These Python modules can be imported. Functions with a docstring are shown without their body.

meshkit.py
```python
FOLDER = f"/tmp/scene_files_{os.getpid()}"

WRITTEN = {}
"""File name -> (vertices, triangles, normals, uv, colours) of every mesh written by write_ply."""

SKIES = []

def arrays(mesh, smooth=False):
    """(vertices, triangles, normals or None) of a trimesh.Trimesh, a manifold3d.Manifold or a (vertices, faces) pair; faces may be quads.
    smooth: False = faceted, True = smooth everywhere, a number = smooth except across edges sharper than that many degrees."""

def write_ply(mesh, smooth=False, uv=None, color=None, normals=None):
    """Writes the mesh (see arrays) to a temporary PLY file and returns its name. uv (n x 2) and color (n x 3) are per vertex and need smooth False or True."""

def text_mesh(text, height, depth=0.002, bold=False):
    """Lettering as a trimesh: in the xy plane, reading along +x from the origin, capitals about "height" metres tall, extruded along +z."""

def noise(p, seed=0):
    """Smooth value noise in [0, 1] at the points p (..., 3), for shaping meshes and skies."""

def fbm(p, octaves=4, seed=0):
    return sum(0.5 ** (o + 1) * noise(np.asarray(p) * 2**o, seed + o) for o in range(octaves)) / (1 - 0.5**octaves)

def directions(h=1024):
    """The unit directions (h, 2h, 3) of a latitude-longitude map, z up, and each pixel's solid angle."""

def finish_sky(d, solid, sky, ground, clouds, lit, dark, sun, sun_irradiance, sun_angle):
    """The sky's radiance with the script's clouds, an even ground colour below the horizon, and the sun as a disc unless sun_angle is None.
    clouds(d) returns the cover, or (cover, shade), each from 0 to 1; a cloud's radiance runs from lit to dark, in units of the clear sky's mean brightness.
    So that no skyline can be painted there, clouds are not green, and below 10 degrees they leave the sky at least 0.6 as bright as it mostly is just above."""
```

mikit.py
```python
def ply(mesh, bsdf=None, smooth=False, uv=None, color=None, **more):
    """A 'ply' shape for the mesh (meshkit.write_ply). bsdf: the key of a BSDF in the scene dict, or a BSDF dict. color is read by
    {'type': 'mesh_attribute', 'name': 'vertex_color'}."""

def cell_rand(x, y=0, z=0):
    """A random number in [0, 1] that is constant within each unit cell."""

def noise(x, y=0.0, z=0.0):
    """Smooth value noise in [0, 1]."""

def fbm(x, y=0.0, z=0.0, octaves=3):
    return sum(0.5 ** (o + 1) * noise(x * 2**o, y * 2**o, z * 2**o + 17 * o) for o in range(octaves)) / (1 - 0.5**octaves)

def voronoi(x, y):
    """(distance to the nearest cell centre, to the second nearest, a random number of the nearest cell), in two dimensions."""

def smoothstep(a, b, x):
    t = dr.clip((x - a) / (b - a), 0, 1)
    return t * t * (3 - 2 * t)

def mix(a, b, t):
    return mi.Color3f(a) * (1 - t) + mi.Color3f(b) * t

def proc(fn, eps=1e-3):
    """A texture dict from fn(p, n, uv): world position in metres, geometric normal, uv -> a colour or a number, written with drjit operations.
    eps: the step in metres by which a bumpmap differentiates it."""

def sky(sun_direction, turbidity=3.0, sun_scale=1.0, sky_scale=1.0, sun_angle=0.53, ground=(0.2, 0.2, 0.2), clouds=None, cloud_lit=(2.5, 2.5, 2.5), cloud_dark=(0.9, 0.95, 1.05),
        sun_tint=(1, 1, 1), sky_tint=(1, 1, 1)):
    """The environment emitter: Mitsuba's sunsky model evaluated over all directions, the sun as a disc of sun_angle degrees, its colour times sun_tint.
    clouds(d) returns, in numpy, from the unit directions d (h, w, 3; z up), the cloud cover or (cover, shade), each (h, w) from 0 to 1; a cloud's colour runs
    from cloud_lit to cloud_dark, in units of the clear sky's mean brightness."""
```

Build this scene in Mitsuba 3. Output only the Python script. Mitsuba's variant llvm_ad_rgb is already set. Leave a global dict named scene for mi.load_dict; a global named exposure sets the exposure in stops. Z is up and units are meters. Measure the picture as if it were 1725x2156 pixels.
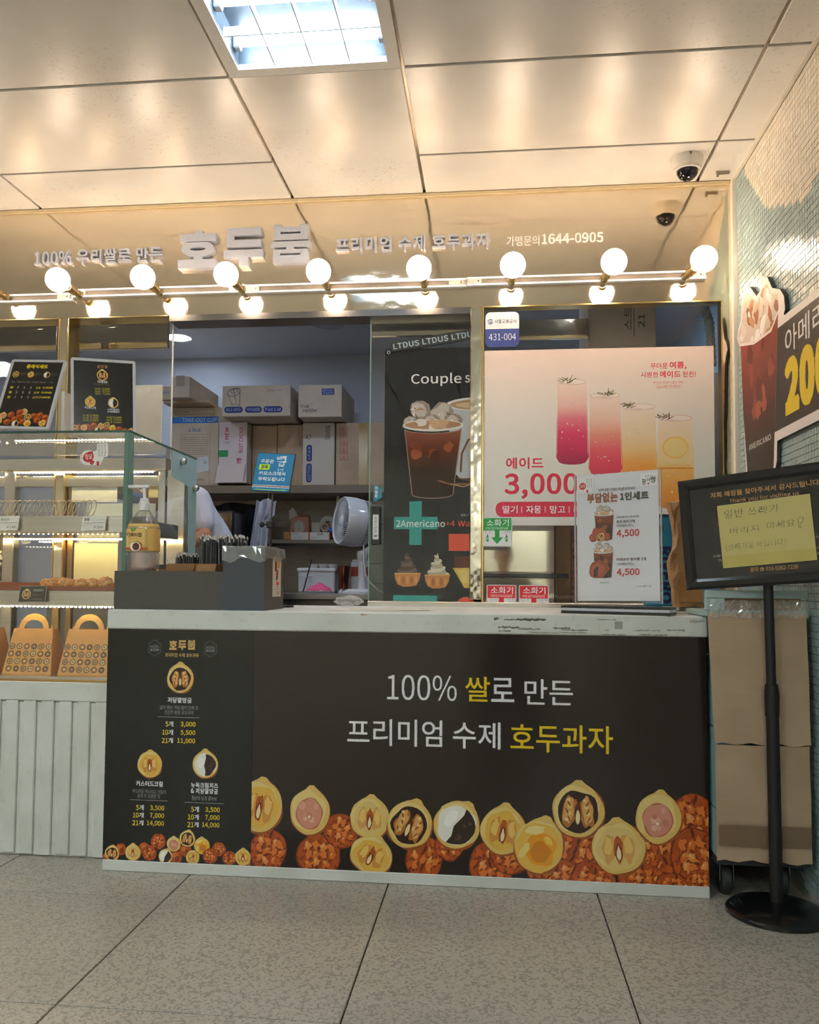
"""Walnut-cake kiosk in an underground station: counter, glazed front, mirror fascia with a row of globe bulbs."""
import glob, math, random
import numpy as np
import trimesh
import manifold3d as m3
import mitsuba as mi
import drjit as dr
import shapely
from shapely import affinity
from shapely.geometry import Polygon, Point, LineString, box as sbox
from PIL import Image, ImageDraw, ImageFont
import mikit
from mikit import noise, fbm, smoothstep, mix, proc
import meshkit

T = mi.ScalarTransform4f
scene, labels = {}, {}
rng = random.Random(7)
nrng = np.random.default_rng(7)
PI = math.pi

# ------------------------------------------------------------------ camera, exposure, lamps that are not in a builder
exposure = 0.4
EYE = np.array([0.0, 0.0, 1.032])
FWD = np.array([-0.10925, 0.99266, 0.05182])
UP = np.array([-0.00213, -0.05236, 0.99863])
scene['camera'] = {'type': 'perspective', 'fov': 51.28, 'fov_axis': 'x', 'near_clip': 0.02, 'far_clip': 100.0,
                   'principal_point_offset_x': 0.0129, 'principal_point_offset_y': -0.0244,
                   'to_world': T().look_at(origin=EYE.tolist(), target=(EYE + FWD).tolist(), up=UP.tolist())}
BULB = [24.0, 18.3, 13.2]        # globe bulbs, warm
TUBE = [25.0, 29.5, 34.0]        # ceiling fluorescents, cool
STRIP = [54.0, 36.5, 16.0]        # LED strips in the display case
SHOP = [48.0, 57.0, 73.0]        # downlights in the shop's own ceiling
PANEL = [17.5, 19.8, 19.6]          # hall ceiling lamps further back

# ------------------------------------------------------------------ colours and materials
def lin(h):
    h = h.lstrip('#')
    v = np.array([int(h[i:i + 2], 16) / 255 for i in (0, 2, 4)])
    return np.where(v <= 0.04045, v / 12.92, ((v + 0.055) / 1.055) ** 2.4)

def two(b): return {'type': 'twosided', 'bsdf': b}
VC = {'type': 'mesh_attribute', 'name': 'vertex_color'}
def pr(color, rough, metal=0.0, spec=0.5, **k):
    return {'type': 'principled', 'base_color': color, 'roughness': rough, 'metallic': metal, 'specular': spec, **k}
def rgb(h): return {'type': 'rgb', 'value': lin(h).tolist()}

scene['matte'] = two({'type': 'diffuse', 'reflectance': VC})
scene['satin'] = two(pr(VC, 0.5, spec=0.4))
scene['gloss'] = two(pr(VC, 0.16))
scene['glaze'] = two(pr(VC, 0.26, spec=0.6))
scene['metal'] = two(pr(VC, 0.28, 1.0))
scene['chrome'] = two(pr(VC, 0.09, 1.0))
scene['glass'] = {'type': 'thindielectric', 'int_ior': 1.5}
scene['pet'] = {'type': 'blendbsdf', 'weight': 0.10, 'a': {'type': 'thindielectric', 'int_ior': 1.6}, 'b': two({'type': 'diffuse', 'reflectance': {'type': 'rgb', 'value': [.6, .6, .6]}})}
scene['film'] = {'type': 'blendbsdf', 'weight': 0.20, 'a': {'type': 'thindielectric', 'int_ior': 1.45}, 'b': two({'type': 'diffuse', 'reflectance': {'type': 'rgb', 'value': [.75, .75, .75]}})}
def f_granite(p, n, uv):
    a = fbm(p.x * 150, p.y * 150, p.z * 90, 2)
    b = noise(p.x * 420, p.y * 420, 3.0)
    big = fbm(p.x * 1.7, p.y * 1.7, 5.0, 2)
    c = mix([.40, .365, .315], [.345, .315, .272], smoothstep(.35, .65, big))
    c = mix(c, [.22, .205, .185], smoothstep(.50, .66, a) * .74)
    return mix(c, [.52, .49, .44], smoothstep(.6, .9, b) * .5)
scene['granite'] = two(pr(proc(f_granite), 0.34, spec=0.35))
def f_ceil(p, n, uv):
    s = smoothstep(.80, .86, noise(p.x * 105, p.y * 105, 2.0)) * smoothstep(.55, .7, noise(p.x * 2.2, p.y * 2.2, 8.0))
    d = fbm(p.x * 3, p.y * 3, 1.0, 3)
    return mix(mix([.69, .665, .635], [.635, .605, .57], smoothstep(.4, .7, d)), [.45, .41, .36], s * .35)
scene['ceiling_paint'] = two(pr(proc(f_ceil), 0.32, spec=0.7))
def f_wave(p, n, uv):
    return 0.5 * noise(p.x * 5, p.z * 9, 1.0) + 0.12 * noise(p.x * 30, p.z * 42, 4.0) + .02 * noise(p.x * 160, p.z * 160, 9.0)
scene['mirror_cladding'] = two({'type': 'bumpmap', 'texture': proc(f_wave), 'scale': 0.0016,
                            'bsdf': pr({'type': 'rgb', 'value': [.81, .705, .55]}, 0.07, 1.0)})
def f_film(p, n, uv):
    return 0.5 * noise(p.x * 16, p.z * 22, 1.0) + 0.3 * noise(p.x * 60, p.z * 55, 4.0)
scene['wrinkled_film'] = two({'type': 'bumpmap', 'texture': proc(f_film), 'scale': 0.0024,
                          'bsdf': pr({'type': 'rgb', 'value': [.72, .66, .56]}, 0.10, 1.0)})
def f_board(base, dark):
    def f(p, n, uv):
        a = fbm(p.x * 9, p.y * 9, p.z * 9, 3)
        b = noise(p.x * 14, p.y * 14, p.z * 330)
        return mix(base, dark, smoothstep(.3, .75, a) * .55 + b * .25)
    return f
scene['cardboard'] = two({'type': 'diffuse', 'reflectance': proc(f_board([.42, .31, .215], [.33, .24, .165]))})
scene['pale_cardboard'] = two({'type': 'diffuse', 'reflectance': proc(f_board([.50, .42, .34], [.42, .34, .27]))})
def f_brush(p, n, uv):
    return mi.Color3f(.56, .535, .49) * (0.9 + 0.2 * noise(p.x * 3, p.y * 40, p.z * 400))
scene['steel'] = two(pr(proc(f_brush), 0.24, 1.0))
def f_wood(p, n, uv):
    g = fbm(p.x * 6, p.y * 60, p.z * 60, 3)
    return mix([.36, .235, .125], [.25, .15, .075], smoothstep(.3, .7, g))
scene['wood'] = two(pr(proc(f_wood), 0.5))
def f_white(p, n, uv):
    d = fbm(p.x * 7, p.y * 7, p.z * 5, 3)
    s = smoothstep(.78, .84, noise(p.x * 70, p.y * 70, p.z * 45))
    return mix(mix([.60, .62, .60], [.54, .555, .53], smoothstep(.4, .7, d)), [.33, .32, .30], s * .16)
scene['white_paint'] = two(pr(proc(f_white), 0.42, spec=0.4))
def f_pastry(p, n, uv):
    a = fbm(p.x * 90, p.y * 90, p.z * 90, 3)
    return mix([.72, .40, .13], [.42, .17, .045], smoothstep(.35, .68, a))
scene['pastry'] = two(pr(proc(f_pastry), 0.45))
def f_plaster(p, n, uv):
    d = fbm(p.x * 4, p.y * 4, p.z * 4, 4)
    return mix([.48, .50, .54], [.42, .44, .48], d)
scene['shop_plaster'] = two(pr(proc(f_plaster), 0.55, spec=0.3))
def f_splash(p, n, uv):
    d = fbm(p.x * 6, p.y * 3, p.z * 6, 4)
    s = smoothstep(.62, .72, fbm(p.x * 22, 1.0, p.z * 28, 3))
    return mix(mix([.40, .35, .285], [.33, .285, .23], d), [.16, .12, .085], s * .22)
scene['splash_stone'] = two(pr(proc(f_splash), 0.4, spec=0.3))

# ------------------------------------------------------------------ scene-entry helpers
def number(k):
    if k not in scene and not any(x.startswith(k + '__') for x in scene) and k not in labels: return k
    i = 1
    while f'{k}_{i:03d}' in scene or f'{k}_{i:03d}' in labels or any(x.startswith(f'{k}_{i:03d}__') for x in scene): i += 1
    return f'{k}_{i:03d}'

def cat(meshes): return meshes[0] if len(meshes) == 1 else trimesh.util.concatenate(meshes)

def put(name, mesh, mat, color=None, parent=None, smooth=False, **more):
    """ONE entry of the scene."""
    k = number(f'{parent}__{name}' if parent else name)
    if isinstance(mesh, m3.Manifold):
        a = mesh.to_mesh(); mesh = trimesh.Trimesh(a.vert_properties[:, :3], a.tri_verts, process=False)
    if color is not None:
        if smooth and smooth is not True:
            mesh = trimesh.graph.smooth_shade(mesh, angle=math.radians(smooth), facet_minarea=None)
        col = np.tile(lin(color), (len(mesh.vertices), 1)) if isinstance(color, str) else color
        scene[k] = mikit.ply(mesh, mat, smooth=bool(smooth), color=col, **more)
    else:
        scene[k] = mikit.ply(mesh, mat, smooth=smooth, **more)
    return k

def tag(k, label=None, category=None, group=None, kind=None):
    d = labels.setdefault(k, {})
    if label: d['label'] = label
    if category: d['category'] = category
    if group: d['group'] = group
    if kind: d['kind'] = kind
    return k

def thing(name, label, category, group=None): return tag(number(name), label, category, group)
def again(k, name, parent=None, to_world=None):
    """The same ply under another key."""
    n = number(f'{parent}__{name}' if parent else name)
    scene[n] = {**scene[k], **({'to_world': to_world} if to_world is not None else {})}
    return n

# ------------------------------------------------------------------ mesh helpers
def bx(x0, x1, y0, y1, z0, z1, bevel=0.0):
    if bevel <= 0:
        m = trimesh.creation.box(extents=[x1 - x0, y1 - y0, z1 - z0]); m.apply_translation([(x0 + x1) / 2, (y0 + y1) / 2, (z0 + z1) / 2]); return m
    b = min(bevel, (x1 - x0) / 2.01, (y1 - y0) / 2.01, (z1 - z0) / 2.01)
    pts = []
    for x in (x0, x1):
        for y in (y0, y1):
            for z in (z0, z1):
                sx, sy, sz = (1 if x == x0 else -1), (1 if y == y0 else -1), (1 if z == z0 else -1)
                pts += [[x, y + sy * b, z + sz * b], [x + sx * b, y, z + sz * b], [x + sx * b, y + sy * b, z]]
    return trimesh.convex.convex_hull(np.array(pts))

def tube(points, r, sides=8, cap=True):
    p = np.asarray(points, float); r = np.broadcast_to(r, (len(p),))
    t = np.gradient(p, axis=0); t /= np.linalg.norm(t, axis=1, keepdims=True) + 1e-12
    ref = np.array([0, 0, 1.0]) if abs(t[0][2]) < 0.9 else np.array([1.0, 0, 0])
    vs = []
    a = np.cross(t[0], ref); a /= np.linalg.norm(a)
    for i in range(len(p)):
        a = a - t[i] * (a @ t[i]); a /= np.linalg.norm(a) + 1e-12
        b = np.cross(t[i], a)
        for k in range(sides):
            g = 2 * PI * k / sides
            vs.append(p[i] + r[i] * (math.cos(g) * a + math.sin(g) * b))
    f = []
    for i in range(len(p) - 1):
        for k in range(sides):
            q = [i * sides + k, i * sides + (k + 1) % sides, (i + 1) * sides + (k + 1) % sides, (i + 1) * sides + k]
            f += [[q[0], q[1], q[2]], [q[0], q[2], q[3]]]
    if cap:
        n = len(vs); vs += [p[0], p[-1]]; e = (len(p) - 1) * sides
        for k in range(sides):
            f += [[n, (k + 1) % sides, k], [n + 1, e + k, e + (k + 1) % sides]]
    m = trimesh.Trimesh(np.array(vs), np.array(f), process=False)
    if cap and m.volume < 0: m.invert()
    return m

def lathe(profile, sides=24, center=(0, 0, 0), axis=None):
    """profile: (radius, height) pairs; turned about z, or about axis."""
    vs, f = [], []
    for r, z in profile:
        for k in range(sides):
            vs.append([r * math.cos(2 * PI * k / sides), r * math.sin(2 * PI * k / sides), z])
    for i in range(len(profile) - 1):
        for k in range(sides):
            q = [i * sides + k, i * sides + (k + 1) % sides, (i + 1) * sides + (k + 1) % sides, (i + 1) * sides + k]
            f += [[q[0], q[1], q[2]], [q[0], q[2], q[3]]]
    v = np.array(vs)
    if axis is not None:
        R = trimesh.geometry.align_vectors([0, 0, 1], np.asarray(axis, float)); v = v @ R[:3, :3].T
    return trimesh.Trimesh(v + np.asarray(center), np.array(f), process=False)

def cyl(p0, p1, r, sides=16): return tube([p0, p1], r, sides)
def ball(c, r, n=2):
    m = trimesh.creation.icosphere(subdivisions=n, radius=1.0); m.apply_scale(r if np.ndim(r) else [r] * 3); m.apply_translation(c); return m

class Frame:
    """A plane in space: origin, right, up; normal towards the reader."""
    def __init__(s, o, u, v): s.o, s.u, s.v = (np.asarray(a, float) for a in (o, u, v)); s.n = np.cross(s.u, s.v)
    def at(s, q): q = np.asarray(q, float); return s.o + q[..., :1] * s.u + q[..., 1:2] * s.v + q[..., 2:3] * s.n
    def box(s, x0, x1, y0, y1, z0, z1, bevel=0.0):
        m = bx(x0, x1, y0, y1, z0, z1, bevel); m.vertices = s.at(m.vertices); return m
    def plate(s, poly, z0, z1):
        m = trimesh.creation.extrude_polygon(poly, z1 - z0, engine='earcut'); m.vertices = s.at(m.vertices + [0, 0, z0]); return m
    def turn(s, m): m = m.copy(); m.vertices = s.at(m.vertices); return m
def facing(x0, y, ztop): return Frame([x0, y, ztop], [1, 0, 0], [0, 0, 1])      # faces the hall (-Y)
def posed(c, yaw, tilt, roll, w, h):
    """Frame whose origin is the TOP LEFT corner of a w x h sheet centred at c."""
    U = np.array([math.cos(yaw), math.sin(yaw), 0]); n = np.array([math.sin(yaw), -math.cos(yaw), 0]); V = np.array([0, 0, 1.0])
    V2 = V * math.cos(tilt) - n * math.sin(tilt)
    U2, V3 = U * math.cos(roll) + V2 * math.sin(roll), -U * math.sin(roll) + V2 * math.cos(roll)
    return Frame(np.asarray(c) - U2 * w / 2 + V3 * h / 2, U2, V3)

# ------------------------------------------------------------------ lettering and flat print
try:
    FONT = glob.glob('/opt/blender-*/*/datafiles/fonts/Noto Sans CJK Regular.woff2')[0]
except IndexError:
    FONT = glob.glob('/opt/blender-*/*/datafiles/fonts/Inter.woff2')[0]
EM = 110
_font = ImageFont.truetype(FONT, EM)
_glyphs = {}
def glyph(ch, bold=0.0):
    """(outline in em units, baseline at 0, y up; advance)"""
    if (ch, bold) in _glyphs: return _glyphs[ch, bold]
    adv = _font.getlength(ch) / EM
    im = Image.new('L', (int(EM * 1.5), int(EM * 1.7)))
    ImageDraw.Draw(im).text((EM * .2, EM * 1.2), ch, 255, _font, anchor='ls')
    on = np.pad((np.asarray(im) > 127).astype(np.int8), ((0, 0), (1, 1)))
    d = np.diff(on, axis=1)
    r, st = np.nonzero(d == 1); en = np.nonzero(d == -1)[1]
    if len(r) == 0: g = Polygon()
    else:
        g = shapely.union_all(shapely.box(st, -r - 1, en, -r)).buffer(.8).buffer(-.8).simplify(.75)
        if bold: g = g.buffer(bold * EM * .5, join_style='mitre', mitre_limit=2).simplify(.5)
        g = affinity.affine_transform(g, [1 / EM, 0, 0, 1 / EM, -.2, 1.2])
    _glyphs[ch, bold] = (g, adv)
    return g, adv

def layout(s, bold=0.0, track=0.0):
    x, out = 0.0, []
    for ch in s:
        if ch == ' ': x += .28; continue
        g, a = glyph(ch, bold); out.append(affinity.translate(g, x, 0)); x += a + bold * .5 + track
    return [g for g in out if not g.is_empty]

def polys(g):
    if g.is_empty: return []
    if g.geom_type == 'Polygon': return [g]
    return [q for q in getattr(g, 'geoms', []) for q in polys(q)]

INK = dict(gold='#c9a063', white='#e4e6ea', grey='#8f918f', yellow='#e3c11f', teal='#2b9c93', orange='#e2573a', rose='#cf3652', navy='#2c3550', ink='#23231f', dk='#4b4440',
           red='#b32d35', brown='#8d5a3a', dkgreen='#3f4636', brass='#b98345', black='#15161a')
def ink(c): return lin(INK.get(c, c))

def brand_blocks():
    """The three block letters of the shop's sign, each a list of outlines in mm from the top left corner of a 725 x 240 field, y down."""
    def r(x0, y0, x1, y1): return sbox(x0, y0, x1, y1)
    def e(x, y, a, b): return affinity.scale(Point(x, y).buffer(1, quad_segs=10), a, b)
    ho = shapely.union_all([r(95, 15, 135, 40), r(10, 33, 210, 80), e(110, 124, 92, 50), r(86, 165, 136, 196), r(0, 186, 212, 238)]).difference(e(110, 124, 44, 11)).difference(r(0, 80.5, 212, 84))
    du = shapely.union_all([r(270, 8, 460, 52), r(270, 8, 312, 122), r(270, 80, 460, 122), r(255, 138, 470, 184), r(340, 170, 390, 235)])
    bu = shapely.union_all([r(530, 0, 572, 90), r(672, 0, 714, 90), r(530, 14, 714, 90), r(515, 98, 728, 132), r(600, 120, 642, 150), r(528, 145, 716, 226)]).difference(r(566, 42, 676, 54)).difference(r(566, 168, 676, 180)).difference(r(515, 91, 728, 97)).difference(r(515, 133, 598, 144)).difference(r(644, 133, 728, 144))
    return [ho, du, bu]

class Print:
    """Flat print on a sheet: coloured shapes in millimetres from the sheet's top left corner, y down; one thin mesh with the inks as vertex colours."""
    def __init__(s, w=None, h=None):
        s.v, s.f, s.c, s.n, s.b, s.l = [], [], [], 0, [], []
        s.clip = sbox(0, 0, w, h) if w else None
    def add(s, g, col):
        if s.clip is not None: g = g.intersection(s.clip)
        for q in polys(g):
            if q.area < 1e-4: continue
            a = q.bounds; l = 0
            if s.b:                                              # one ink layer above whatever it overlaps
                b = np.array(s.b); hit = (b[:, 0] < a[2] - .01) & (b[:, 2] > a[0] + .01) & (b[:, 1] < a[3] - .01) & (b[:, 3] > a[1] + .01)
                if hit.any(): l = int(np.array(s.l)[hit].max()) + 1
            s.b.append(a); s.l.append(l)
            v, f = trimesh.creation.triangulate_polygon(q, engine='earcut')
            s.v.append(np.c_[v * [1e-3, -1e-3], np.full(len(v), 2e-4 + 8e-6 * l)]); s.f.append(np.asarray(f)[:, ::-1] + s.n); s.n += len(v)
            s.c.append(col(v) if callable(col) else np.tile(ink(col), (len(v), 1)))
    def rect(s, x0, y0, x1, y1, col, r=0.0):
        g = sbox(x0, y0, x1, y1)
        s.add(g.buffer(-r).buffer(r, quad_segs=5) if r else g, col)
    def poly(s, pts, col, r=0.0):
        g = Polygon(pts).buffer(0)
        s.add(g.buffer(r, quad_segs=4).buffer(-r, quad_segs=4) if r else g, col)
    def disc(s, x, y, rx, col, ry=None, rot=0.0, n=5):
        s.add(affinity.rotate(affinity.scale(Point(x, y).buffer(1, quad_segs=n), rx, ry or rx), rot), col)
    def line(s, pts, w, col): s.add(LineString(pts).buffer(w / 2, quad_segs=2), col)
    def text(s, t, x0, y0, x1, y1, col, bold=0.0, turn=0):
        gs = layout(t, bold)
        if not gs: return
        u = shapely.union_all(gs); a = u.bounds
        if turn:
            gs = [affinity.rotate(g, turn, origin=(0, 0)) for g in gs]; a = shapely.union_all(gs).bounds
        kx, ky = (x1 - x0) / max(a[2] - a[0], 1e-6), (y1 - y0) / max(a[3] - a[1], 1e-6)
        tol = 0.0 if y1 - y0 > 16 else .012
        for g in gs:
            g = affinity.affine_transform(g.simplify(tol) if tol else g, [kx, 0, 0, -ky, x0 - a[0] * kx, y1 + a[1] * ky])
            s.add(g.buffer(0), col)
    def brand(s, x0, y0, x1, y1, col):
        for g in brand_blocks(): s.add(affinity.affine_transform(g, [(x1 - x0) / 728, 0, 0, (y1 - y0) / 238, x0, y0]), col)
    def grad(s, g, stops, n=12):
        """Fills g with inks that change down the picture; stops: (y, ink)."""
        ys = np.array([y for y, _ in stops]); cs = np.array([ink(c) for _, c in stops])
        a = g.bounds
        cuts = np.unique(np.r_[np.linspace(a[1], a[3], n + 1), ys[(ys > a[1]) & (ys < a[3])]])
        for y0, y1 in zip(cuts[:-1], cuts[1:]):
            s.add(g.intersection(sbox(a[0] - 1, y0, a[2] + 1, y1)), lambda v: np.stack([np.interp(v[:, 1], ys, cs[:, k]) for k in range(3)], 1))
    def put(s, frame, parent, mat='satin', name='print'):
        m = trimesh.Trimesh(frame.at(np.vstack(s.v)), np.vstack(s.f), process=False)
        return put(name, m, mat, np.vstack(s.c), parent)

def blob(cx, cy, r, ry=None, rot=0.0, tip=0.0, rough=.03, seed=0, n=26, lobes=5):
    """A rounded, slightly uneven outline; tip: how far the top runs to a point."""
    q = np.random.default_rng(seed); ph = q.uniform(0, 2 * PI, 6); a = np.linspace(0, 2 * PI, n, endpoint=False)
    k = 1 + rough * sum(np.sin((i + lobes - 2) * a + ph[i]) for i in range(4)) * .6
    k = k + tip * np.exp(-((a - PI / 2) / .16) ** 2) + tip * .35 * np.exp(-((a - PI / 2) / .5) ** 2)
    x, y = r * k * np.cos(a), -(ry or r) * k * np.sin(a)
    c, s_ = math.cos(rot), math.sin(rot)
    return Polygon(np.c_[cx + x * c - y * s_, cy + x * s_ + y * c]).buffer(0)

def cake(P, x, y, r, kind, rot=0.0, seed=0, ry=None, fine=True):
    """A printed picture of a walnut cake, whole or cut open."""
    ry = ry or r; q = np.random.default_rng(seed + 11)
    def B(dx, dy, a, b=None, t=0.0, ro=0.0, rough=.05, sd=0, n=16):
        c, s_ = math.cos(rot), math.sin(rot)
        return blob(x + r * (dx * c - dy * s_), y + ry * (dx * s_ + dy * c), r * a, ry * (b or a), rot + ro, t, rough, seed * 7 + sd, n)
    if kind == 'brown':
        P.add(B(0, 0, 1, rough=.03, n=24), '#6a2811'); P.add(B(.02, -.03, .93, rough=.04, n=24), '#a5481b')
        if not fine: P.add(B(-.2, -.25, .5, .4), '#c4682e'); P.add(B(.25, .2, .35, .5), '#7c3113'); return
        lim = B(0, 0, .95, rough=.03, n=24)
        P.add(B(-.08, -.10, .80, .78, rough=.05, sd=90, n=22), '#9c4217')
        i = 0
        for a in np.arange(-.80, .9, .36):
            for b_ in np.arange(-.82, .9, .40):
                u_, v_ = a + q.uniform(-.07, .07) + .05 * math.sin(b_ * 6), b_ + q.uniform(-.07, .07)
                if u_ * u_ + v_ * v_ > .80: continue
                ro, edge_ = q.uniform(-.9, .9), u_ * u_ + v_ * v_ > .5; i += 1
                if abs(u_) < .10 and q.random() < .6: P.add(B(u_, v_, .06, .24, 0, q.uniform(-.3, .3), .2, 100 + i, 12).intersection(lim), '#5d200b'); continue
                P.add(B(u_ + .03, v_ + .045, .17, .235, 0, ro, .26, 100 + i, 14).intersection(lim), ['#6a260d', '#78300f'][i % 2])
                P.add(B(u_, v_, .155, .215, 0, ro, .26, 150 + i, 14).intersection(lim), (['#b7521d', '#a84718'] if edge_ else ['#d0702f', '#c5611f', '#da823c'])[i % (2 if edge_ else 3)])
                if not edge_ and i % 3: P.add(B(u_ - .03, v_ - .05, .075, .125, 0, ro, .3, 200 + i, 11), ['#d4843f', '#cf7a35', '#dd9a58'][i % 3]); P.add(B(u_ - .05, v_ - .08, .022, .055, 0, ro, .2, 260 + i, 8), '#eec28e')
        return
    P.add(B(.03, .05, 1.0, t=.16, n=30, rough=.02), '#8f4a1c')
    P.add(B(0, 0, .97, t=.16, n=34, rough=.018, sd=1), '#d6b565')
    if fine: P.add(B(-.08, -.05, .84, .86, n=22, sd=2), '#dfc67f')
    if kind == 'redbean':
        P.add(B(0, .04, .77, .78, n=26, sd=3, rough=.035), '#2e170e')
        for sg in (-1, 1):
            P.add(B(sg * .33, .05, .27, .58, 0, sg * -.12, .10, 4 + sg, 22), '#a8672c')
            P.add(B(sg * .35, -.02, .20, .48, 0, sg * -.12, .14, 7 + sg, 20), '#cf9b55')
            if fine:
                for i in range(4): P.add(B(sg * (.33 + q.uniform(-.1, .1)), -.38 + .24 * i, .08, .07, 0, 0, .1, 12 + i, 9), '#e6c58c')
                for i in range(3): P.add(B(sg * (.40 + q.uniform(-.08, .04)), -.25 + .28 * i, .035, .12, 0, sg * .5, .1, 22 + i, 8), '#8a4a1d')
        P.add(B(0, .1, .13, .42, 0, 0, .08, 40, 14), '#5a2512'); P.add(B(0, .26, .085, .24, .5, 0, .04, 41, 14), '#ead9a4')
    elif kind in ('custard', 'walnut'):
        P.add(B(0, .02, .80, .80, n=24, sd=3), '#d8ad48' if kind == 'custard' else '#d9bb74')
        for sg in (-1, 1):
            P.add(B(sg * .32, .02, .26, .52, 0, sg * -.1, .12, 4 + sg, 18), '#c98b3c' if kind == 'custard' else '#cf9d55')
            P.add(B(sg * .36, -.08, .15, .34, 0, sg * -.1, .14, 8 + sg, 14), '#e3bb66')
        P.add(B(0, .05, .17, .50, 0, 0, .10, 20, 16), '#a3501f'); P.add(B(0, .18, .12, .34, 0, 0, .08, 21, 14), '#6e2a12')
        P.add(B(0, .24, .085, .22, .4, 0, .04, 22, 12), '#ecdcae')
    elif kind == 'pink':
        P.add(B(-.02, .08, .66, .68, n=22, sd=3, rough=.03), '#b8694f'); P.add(B(-.03, .07, .61, .63, n=22, sd=4), '#cc8a74')
        for i in range(7): P.add(B(q.uniform(-.4, .35), q.uniform(-.35, .45), q.uniform(.08, .2), None, 0, 0, .12, 10 + i, 10), ['#d79c86', '#c07a62', '#dcab96'][i % 3])
        P.add(B(-.02, .22, .07, None, 0, 0, .1, 30, 9), '#efd2bd')
    elif kind == 'white':
        P.add(B(0, .02, .82, .82, n=24, sd=3), '#e9e7dc')
        g = B(0, .02, .80, .80, 0, 0, .03, 4, 24)
        c, s_ = math.cos(rot), math.sin(rot)
        half = Polygon([(x + r * (a * c - b * s_), y + ry * (a * s_ + b * c)) for a, b in ((-.06, -1.2), (.06, -.5), (-.08, .1), (.04, .5), (-.1, 1.3), (1.5, 1.3), (1.5, -1.2))]).buffer(0)
        P.add(g.intersection(half), '#2f211b')
        for i in range(6 if fine else 0): P.add(B(.2 + q.uniform(0, .35), q.uniform(-.4, .5), .09, .06, 0, 0, .2, 10 + i, 8), '#4a362c')
        P.add(B(-.35, -.1, .22, .4, 0, 0, .08, 25, 12), '#f5f4ee')
    elif kind == 'cream':
        P.add(B(0, .05, .9, .9, n=22, sd=3, rough=.05), '#dfb24a'); P.add(B(.1, .1, .62, .6, n=20, sd=4, rough=.08), '#dd9418'); P.add(B(.12, .2, .40, .38, n=16, sd=5, rough=.08), '#c97a10')
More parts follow.
